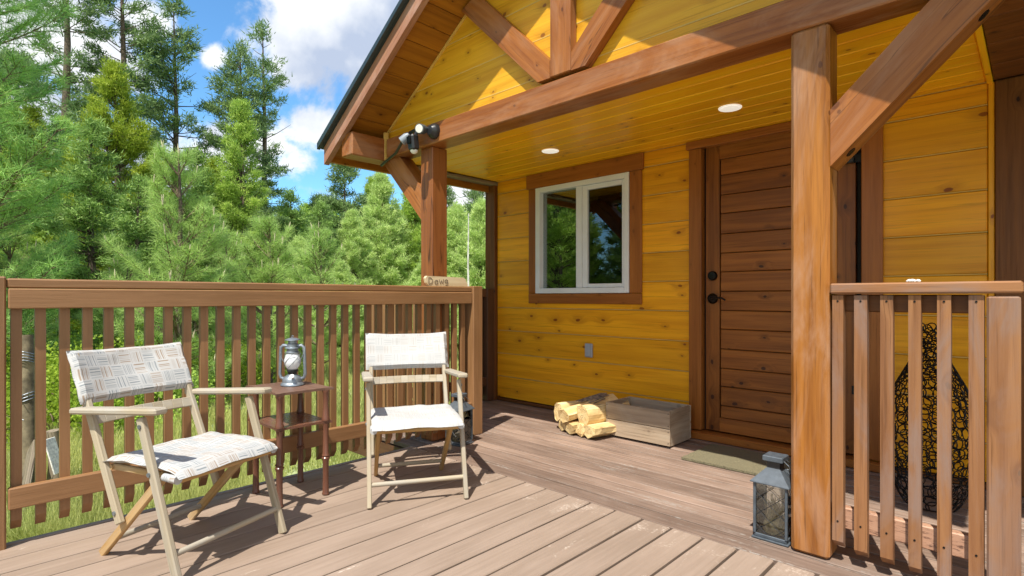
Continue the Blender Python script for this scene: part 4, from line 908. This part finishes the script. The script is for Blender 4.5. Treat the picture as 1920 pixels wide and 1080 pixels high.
def long_needle_pine(H, Rm, seed, z0=.25, nn=46, nl=.15, nw=.0045, step=.30, mat=l_pond, candles=True, up=.9):
    rg = np.random.default_rng(seed); root = empty('pine_tree', (0, 0, 0)); tr = MB(); br = MB(); cd = MB(); P = []; D = []; A = []
    tr.tube([(0, 0, -.1), (.02, 0, H*.4), (0, .02, H*.8), (0, 0, H)], [.03+H*.012, .02+H*.009, .012+H*.003, .010], 8)
    z = z0; tips = []
    while z < H-.12:
        f = 1-(z-z0)/(H-z0); L = Rm*(.15+.85*f**.75)
        if f > .85: L *= .8
        for k in range(5 if f > .15 else 4):
            a = rg.uniform(0, 6.28); l = L*rg.uniform(.75, 1.1); e = R(12+45*(1-f)*up+rg.uniform(-6, 10))
            d = np.array([math.cos(a)*math.cos(e), math.sin(a)*math.cos(e), math.sin(e)])
            pts = [np.array([0, 0, z])+d*l*t+np.array([0, 0, l*.30*t*t]) for t in np.linspace(0, 1, 6)]
            br.tube(pts, np.linspace(.009+.006*l, .004, 6), 5, False)
            lat = norm(np.cross(d, (0, 0, 1)))
            tips.append((pts[-1], unit(pts[-1]-pts[-2]), 1))
            nt_ = int(2+l*5)
            for q in range(nt_):
                t = .30+.65*(q+.5)/nt_; i = t*5; i0 = int(i); p = pts[i0]*(1-i+i0)+pts[min(5, i0+1)]*(i-i0)
                for sg_ in (-1, 1):
                    tl_ = l*.42*(1.1-t)*rg.uniform(.7, 1.3)+.08
                    td = norm(d*.75+lat*sg_*.8+np.array([0, 0, rg.uniform(.05, .5)])); e_ = p+td*tl_
                    br.tube([p, p+td*tl_*.5, e_], [.005, .004, .003], 4, False); tips.append((e_, td, .8))
                    if tl_ > .22: tips.append((p+td*tl_*.55, td, .6))
        z += step*rg.uniform(.85, 1.15)*(1 if H < 4 else 1.3)
    tips.append((np.array([0, 0, H]), np.array([0, 0, 1.]), 1.2))
    T = []; RN = []
    for (p, d, s) in tips:
        n = int(nn*s); dirs = unit(d*rg.uniform(.05, 1.1, (n, 1))+rdir(n, rg)*.75); base = p-d*rg.uniform(0, .13, (n, 1))
        T.append(spikes(base, dirs, rg.uniform(.75, 1.1, n)*nl*(.85 if s < 1 else 1), nw, rg)); RN.append(np.clip(rg.normal(.5, .25, n)+rg.normal(0, .12), 0, 1))
        if candles and s >= 1 and rg.random() < .75:
            for q in range(rg.integers(1, 4)):
                dd = norm(d*.3+np.array([rg.normal(0, .1), rg.normal(0, .1), 1.])); l_ = rg.uniform(.06, .13); cd.tube([p, p+dd*l_*.6, p+dd*l_], [.006, .0065, .003], 6)
    tr.build('trunk', m_trunk, root, True); br.build('branches', m_twig, root)
    tri_obj('crown', np.concatenate(T), np.concatenate(RN), mat, root)
    if candles and cd.n: cd.build('candle_shoots', l_candle, root)
    return root

def conifer(H, Rm, seed, base=.08, nb=120, prof=.8, elev=(-5, 25), clump=22, spacing=.28, ts=(.16, .035), spread=.10, mat=l_mid, trunk=m_trunk, gap=.0, lateral=.35, tr_r=None, tipbias=.2, asdata=False, curve=.1):
    rg = np.random.default_rng(seed); z = H*(base+(1-base)*rg.random(nb)**.9)
    f = 1-(z/H-base)/(1-base); L = Rm*(f**prof)*rg.uniform(.65, 1.12, nb)+.12; a = rg.uniform(0, 6.28, nb)
    e = np.radians(elev[0]+(elev[1]-elev[0])*(1-f)+rg.normal(0, 7, nb))
    d = np.stack([np.cos(a)*np.cos(e), np.sin(a)*np.cos(e), np.sin(e)], 1); lat = np.stack([-np.sin(a), np.cos(a), 0*a], 1)
    C = []; Dd = []
    for i in range(nb):
        m = max(2, int(L[i]/spacing*(1+1.2*lateral)*1.6)); t = tipbias+(1-tipbias)*rg.random(m)**.75
        if gap > 0 and rg.random() < gap: continue
        p = np.array([0, 0, z[i]])+d[i]*(L[i]*t)[:, None]+lat[i]*(rg.uniform(-1, 1, m)*L[i]*lateral*(1.15-t))[:, None]; p[:, 2] += L[i]*curve*t*t
        C.append(p); Dd.append(np.repeat(d[i][None], m, 0))
    C = np.concatenate(C+[np.array([[0, 0, H-.05*k*H/6] for k in range(6)])]); Dd = np.concatenate(Dd+[np.tile([0, 0, 1.], (6, 1))])
    n = len(C)*clump; Cr = np.repeat(C, clump, 0)+rg.normal(0, 1, (n, 3))*spread*np.array([1, 1, .6]); Dr = np.repeat(Dd, clump, 0)
    D = unit(Dr*.6+rdir(n, rg)*.8+np.array([0, 0, .25])); rn = np.clip(np.repeat(rg.normal(.5, .2, len(C)), clump)+rg.normal(0, .16, n), 0, 1)
    T = spikes(Cr, D, rg.uniform(.6, 1.2, n)*ts[0], ts[1], rg)
    if asdata: return T, rn
    root = empty('conifer_tree', (0, 0, 0)); tb_ = MB(); r = tr_r or (.04+H*.011)
    tb_.tube([(0, 0, -.2), (.01*H, 0, H*.3), (0, .008*H, H*.65), (0, 0, H)], [r, r*.8, r*.45, .012], 9); tb_.build('trunk', trunk, root, True)
    bb = MB()
    for i in range(0, nb, 1):
        if L[i] < (.5 if Rm > 1 else .2): continue
        pts = [np.array([0, 0, z[i]])+d[i]*L[i]*t*.9+np.array([0, 0, L[i]*curve*t*t]) for t in (0, .5, 1)]; bb.tube(pts, [.012+.009*L[i], .01+.004*L[i], .006], 4, False)
    if bb.n: bb.build('branches', m_trunk if trunk is m_trunk else m_twig, root)
    tri_obj('crown', T, rn, mat, root)
    return root

def put(o, px, d, sc=1, rz=0, label=None, cat='tree', group=None, z=None, name=None, sz=None):
    p = pt(px, d, GZ if z is None else z); o.location = tuple(p); o.rotation_euler = (0, 0, rz); o.scale = (sc, sc, sz or sc)
    if label: o['label'] = label
    o['category'] = cat
    if group: o['group'] = group
    return o
def hfor(ty, d): return 1+(557-ty)/1030*d-GZ
G1 = 'pines and firs behind the railing'
# near long-needled pines
t1 = long_needle_pine(hfor(292, 7.0), 1.05, 11, nn=58, nl=.17); put(t1, 335, 7.0, label='young pale green long needled pine in the centre behind the railing', group=G1)
t2 = long_needle_pine(hfor(418, 8.3), .95, 12, nn=52, nl=.17); put(t2, 505, 8.3, label='smaller pale long needled pine right of the centre one', group=G1)
t3 = long_needle_pine(7.6, 1.75, 13, z0=.3, nn=46, nl=.20, nw=.007, step=.30, mat=l_pondd, up=.5, candles=False); put(t3, -70, 6.6, label='large deep green long needled pine filling the left edge', group=G1)
t4 = long_needle_pine(hfor(440, 9.5), .9, 14, nn=50, nl=.17); put(t4, 600, 9.5, label='low pale long needled pine nearest the left of the post', group=G1)
# tall thin pines
tp = dict(base=.18, prof=.62, elev=(-8, 35), clump=22, spacing=.34, ts=(.24, .045), spread=.14, mat=l_tall, lateral=.30, tipbias=.42, gap=.12, curve=.12)
q1 = conifer(16.5, 2.5, 21, nb=110, **tp); put(q1, 118, 20, label='tall pine with open branches rising at the left', group=G1)
q2 = conifer(15.6, 2.2, 22, nb=100, **tp); put(q2, 225, 21, label='tall thin pine second from the left against the cloud', group=G1)
q3 = conifer(hfor(2, 23), 2.6, 23, nb=115, **tp); put(q3, 325, 23, label='tall pine with its tip at the picture top', group=G1)
q4 = conifer(hfor(82, 24), 2.3, 24, nb=110, **tp); put(q4, 450, 24, label='tall dense pine left of the slim leaning top', group=G1)
q5 = conifer(hfor(45, 25), 2.2, 25, nb=85, **{**tp, 'gap': .2}); put(q5, 492, 25, label='sparse tall pine right against the big cloud', group=G1)
# mid conifers
y1_ = conifer(hfor(128, 13), 1.75, 31, nb=210, base=.03, prof=.75, elev=(8, 55), clump=34, spacing=.19, ts=(.11, .020), spread=.065, mat=l_yel, lateral=.32, tipbias=.35, curve=.30)
put(y1_, 215, 13, label='yellow green conifer with upswept branches left of centre', group=G1)
y2_ = conifer(hfor(198, 14.5), 1.15, 32, nb=190, base=.03, prof=.62, elev=(10, 55), clump=36, spacing=.17, ts=(.11, .020), spread=.065, mat=l_mid, lateral=.35, tipbias=.25, curve=.2)
put(y2_, 452, 14.5, label='dense fresh green conical tree below the tall pines', group=G1)
y3_ = conifer(hfor(362, 16), 1.0, 33, nb=120, base=.05, clump=34, spacing=.2, ts=(.11, .022), spread=.075, mat=l_dark); put(y3_, 545, 16, label='small dark conifer at the foot of the blue sky gap', group=G1)
y4_ = conifer(hfor(300, 21), 1.5, 34, nb=130, base=.05, prof=.6, clump=22, spacing=.27, ts=(.19, .04), spread=.12, mat=l_tall, gap=.1); put(y4_, 645, 21, label='blue green fir just left of the porch brace', group=G1)
pa = dict(base=.02, prof=.82, elev=(12, 62), clump=38, spacing=.165, ts=(.115, .018), spread=.06, mat=l_pale, lateral=.34, tipbias=.3, curve=.25)
y5_ = conifer(hfor(335, 16), 1.5, 35, nb=250, **pa); put(y5_, 715, 16, label='bright bushy tree under the porch brace', group=G1)
y6_ = conifer(hfor(352, 17), 1.4, 36, nb=250, **{**pa, 'mat': l_mid}); put(y6_, 775, 17, label='fresh green tree partly behind the left porch post', group=G1)
y7_ = conifer(hfor(395, 15), 1.3, 37, nb=250, **pa); put(y7_, 855, 15, label='pale green tree just right of the left porch post', group=G1)
y8_ = conifer(hfor(388, 14), 1.2, 38, nb=250, **pa); put(y8_, 905, 14, label='pale leafy tree beside the wall corner', group=G1)
y9_ = conifer(hfor(345, 24), .9, 39, nb=50, **{**tp, 'base': .45}); put(y9_, 893, 24, label='thin sparse pine top seen between post and wall', group=G1)
b = MB(); p = pt(878, 13, GZ); b.tube([p, p+[.02, 0, 1.2], p+[-.03, .02, 2.2], p+[-.01, .02, 3.4]], [.035, .028, .02, .01], 8); tag(b.build('birch_trunk', m_birch, smooth=True), 'slim white birch trunk right of the left porch post', 'tree')
# copies filling the wood: (source, px, dist, scale, rot, label)
for (src, px, d, sc, rz, lab) in [
    (y4_, 600, 27, .95, 2, 'blue green fir far behind the low pine'), (y3_, 600, 14, .85, 1, 'dark little fir between the low pine and the porch'),
    (y2_, 120, 17, 1.05, 2, 'fresh green conifer behind the yellow green one'), (y2_, 290, 18, .95, 4, 'conical green tree between the second and third tall pines'),
    (y1_, 395, 18, .85, 3, 'yellow tinted conifer behind the centre pine'), (y4_, 30, 15, 1.2, 1, 'blue green fir at the far left behind the large pine'),
    (y3_, 370, 14, 1.15, 5, 'dark conifer right behind the centre pine'), (y3_, 170, 11, 1.1, 2, 'dark conifer low behind the plaid chair'),
    (y5_, 660, 14.5, .74, 2.2, 'bright low tree left of the brace'), (y6_, 700, 22, 1.25, 1.0, 'green tree behind the bright bushy one'),
    (y3_, 260, 10, .8, 3, 'dark low conifer behind the middle of the left railing'), (y4_, 830, 26, 1.0, 2, 'blue fir seen far back beside the porch post'),
    (y7_, 560, 13, .72, 1.2, 'pale low tree behind the hurricane lantern'), (y8_, 800, 12, .62, 2.6, 'pale low tree directly behind the post'),
    (y7_, 640, 11.5, .55, 4.2, 'pale bushy sapling above the middle of the rail'), (y5_, 940, 17, .9, 4, 'bright tree cut off by the wall corner'),
    (y2_, 0, 12, .95, 5, 'green conical tree at the extreme left'), (y1_, 60, 15, .95, 1, 'yellow green tree behind the large left pine'),
    (t2, 20, 8.5, 1.0, 2.4, 'pale long needled sapling low at the left end'), (t4, 425, 9.5, .95, 1.4, 'pale sapling between the two long needled pines'), (t4, 240, 8.2, .8, 3.1, 'pale sapling left of the centre long needled pine')]:
    c_ = copy_tree(src); put(c_, px, d, sc, rz, label=lab, group=G1)
# trees off to the left and behind that the window pane mirrors
for (src, x, y, sc, lab) in [(y2_, -9, -3.5, 1.1, 'green conical tree out on the left lawn'), (q4, -13, -6, .9, 'tall pine out on the left lawn'), (y1_, -8.5, -7, 1.0, 'yellow green tree at the left rear'), (y4_, -12, -1, 1.1, 'blue fir far left of the deck'),
                             (y2_, -6.5, -10, 1.2, 'green conical tree at the rear'), (q2, -9, -12, .9, 'tall pine at the rear left'), (y6_, -10.5, -5.5, 1.2, 'bushy tree far left'), (y5_, -7.5, -5.2, .9, 'bright bushy tree far left'), (y3_, -5.5, -8, 1.4, 'dark conifer at the rear')]:
    c_ = copy_tree(src); c_.location = (x, y, GZ); c_.scale = (sc,)*3; c_['label'] = lab; c_['category'] = 'tree'; c_['group'] = G1
# far wood: one mass
TT = []; RR = []
rg = np.random.default_rng(77)
pats = [conifer(8, 1.7, 100+k, nb=80, base=.02, prof=.6, clump=14, spacing=.5, ts=(.42, .11), spread=.22, asdata=True) for k in range(4)]
for k in range(95):
    px = -250+1300*k/95+rg.uniform(-14, 14); d = rg.uniform(27, 50); tpy = rg.uniform(385, 440) if px > 150 else rg.uniform(300, 430)
    s = hfor(tpy, d)/8; T, rn = pats[k % 4]; a = rg.uniform(0, 6.28); Rm_ = np.array([[math.cos(a), -math.sin(a), 0], [math.sin(a), math.cos(a), 0], [0, 0, 1]])
    TT.append((T@Rm_.T)*np.array([s*1.05, s*1.05, s])+pt(px, d, GZ)); RR.append(np.clip(rn+rg.normal(0, .15), 0, 1))
fo = tri_obj('far_forest', np.concatenate(TT), np.concatenate(RR), l_mid); tag(fo, 'distant mixed conifer wood behind the nearer trees', None, None, 'stuff')
# shrubs
def shrub(seed, w, h, mat, n=5200, ls=.045):
    rg = np.random.default_rng(seed); root = empty('shrub', (0, 0, 0)); cc = rg.normal(0, 1, (34, 3)); cc = unit(cc)*rg.uniform(.3, 1, (34, 1))**.5; cc[:, 2] = np.abs(cc[:, 2]); cc *= np.array([w*.85, w*.85, h*.9])
    cr_ = np.repeat(cc, n//34, 0); P = cr_+rg.normal(0, 1, cr_.shape)*np.array([.14*w, .14*w, .10*h]); P[:, 2] = np.abs(P[:, 2]); D = rdir(len(P), rg); s = unit(np.cross(D, rdir(len(P), rg)))
    L = rg.uniform(.6, 1.2, (len(P), 1))*ls; rn = np.clip(np.repeat(rg.normal(.5, .2, 34), n//34)+rg.normal(0, .15, len(P)), 0, 1)
    T = np.concatenate([np.stack([P, P+D*L*.5+s*L*.35, P+D*L], 1), np.stack([P, P+D*L, P+D*L*.5-s*L*.35], 1)]); tri_obj('foliage', T, np.concatenate([rn, rn]), mat, root)
    b = MB()
    for c_ in cc[:20]: b.tube([(0, 0, 0), c_*[.4, .4, .6], c_], [.012, .008, .004], 4, False)
    b.build('stems', m_twig, root); return root
G2 = 'leafy shrubs beyond the railing'
s1 = shrub(1, .85, .95, l_shrub); put(s1, 110, 5.6, label='bright leafy shrub behind the far left balusters', cat='shrub', group=G2)
s2 = shrub(2, .9, 1.1, l_shrub); put(s2, 185, 6.4, label='bright leafy shrub behind the plaid chair back', cat='shrub', group=G2)
s3 = shrub(3, .8, .8, l_mid); put(s3, 290, 6.2, label='green shrub right of the plaid chair back', cat='shrub', group=G2)
for (src, px, d, sc, rz, lab) in [(s1, 30, 6.4, 1.1, 2, 'leafy shrub at the extreme left behind the post'), (s2, 400, 7.6, .9, 3, 'leafy shrub left of the table'), (s3, 350, 8.0, 1.1, 1, 'green shrub behind the centre pine foot'),
                                  (s1, 450, 8.8, .8, 4, 'small bright shrub behind the chair arm'), (s3, 520, 9.5, .9, 2, 'green shrub behind the hurricane lantern'), (s2, 230, 8.5, 1.2, 5, 'large leafy shrub between the two left pines'), (s3, 140, 8.2, 1.3, 3, 'large green shrub behind the wired post'),
                                  (s3, 905, 8.5, .55, 1, 'low shrub seen under the side rail'), (s1, 775, 3.95, .22, 1, 'tiny leafy weed below the railing by the porch')]:
    c_ = copy_tree(src); put(c_, px, d, sc, rz, label=lab, cat='shrub', group=G2)
# grass
rg = np.random.default_rng(9); N = 190000
px = np.concatenate([rg.uniform(-150, 960, 150000), rg.uniform(-1500, -150, 40000)]); d = 3.05+14.5*rg.random(N)**1.9
P = np.zeros((N, 3)); P[:] = FW*d[:, None]+RT*(((px-960)/1030)*d)[:, None]; P[:, 2] = GZ
keep = (P[:, 0] < -3.12) & ~((P[:, 0] > -3.95) & (P[:, 1] > 2.1)) & ~(P[:, 1] > 3.7)*(P[:, 0] < -3.1)
keep = (P[:, 0] < -3.12) & ~((P[:, 0] > -3.98) & (P[:, 1] > 2.1))
P = P[keep]; d = d[keep]; n = len(P)
cl_ = np.array([mn.noise(Vector((p[0]*1.3, p[1]*1.3, 5))) for p in P])
D = unit(rg.normal(0, .33, (n, 3))*[1, 1, 0]+np.array([0, 0, 1.])); h = (.10+.16*rg.random(n))*(1+.7*cl_); wv = .005+.0012*d
T = spikes(P-[0, 0, .02], D, h, wv, rg)
T[:, 2] += np.stack([rg.normal(0, .03, n), rg.normal(0, .03, n), 0*h], 1)
keep2 = cl_ > -.45
go = tri_obj('grass', T[keep2], np.clip(rg.normal(.5, .25, keep2.sum()), 0, 1), l_grass); tag(go, 'long meadow grass growing beyond the deck', None, None, 'stuff')
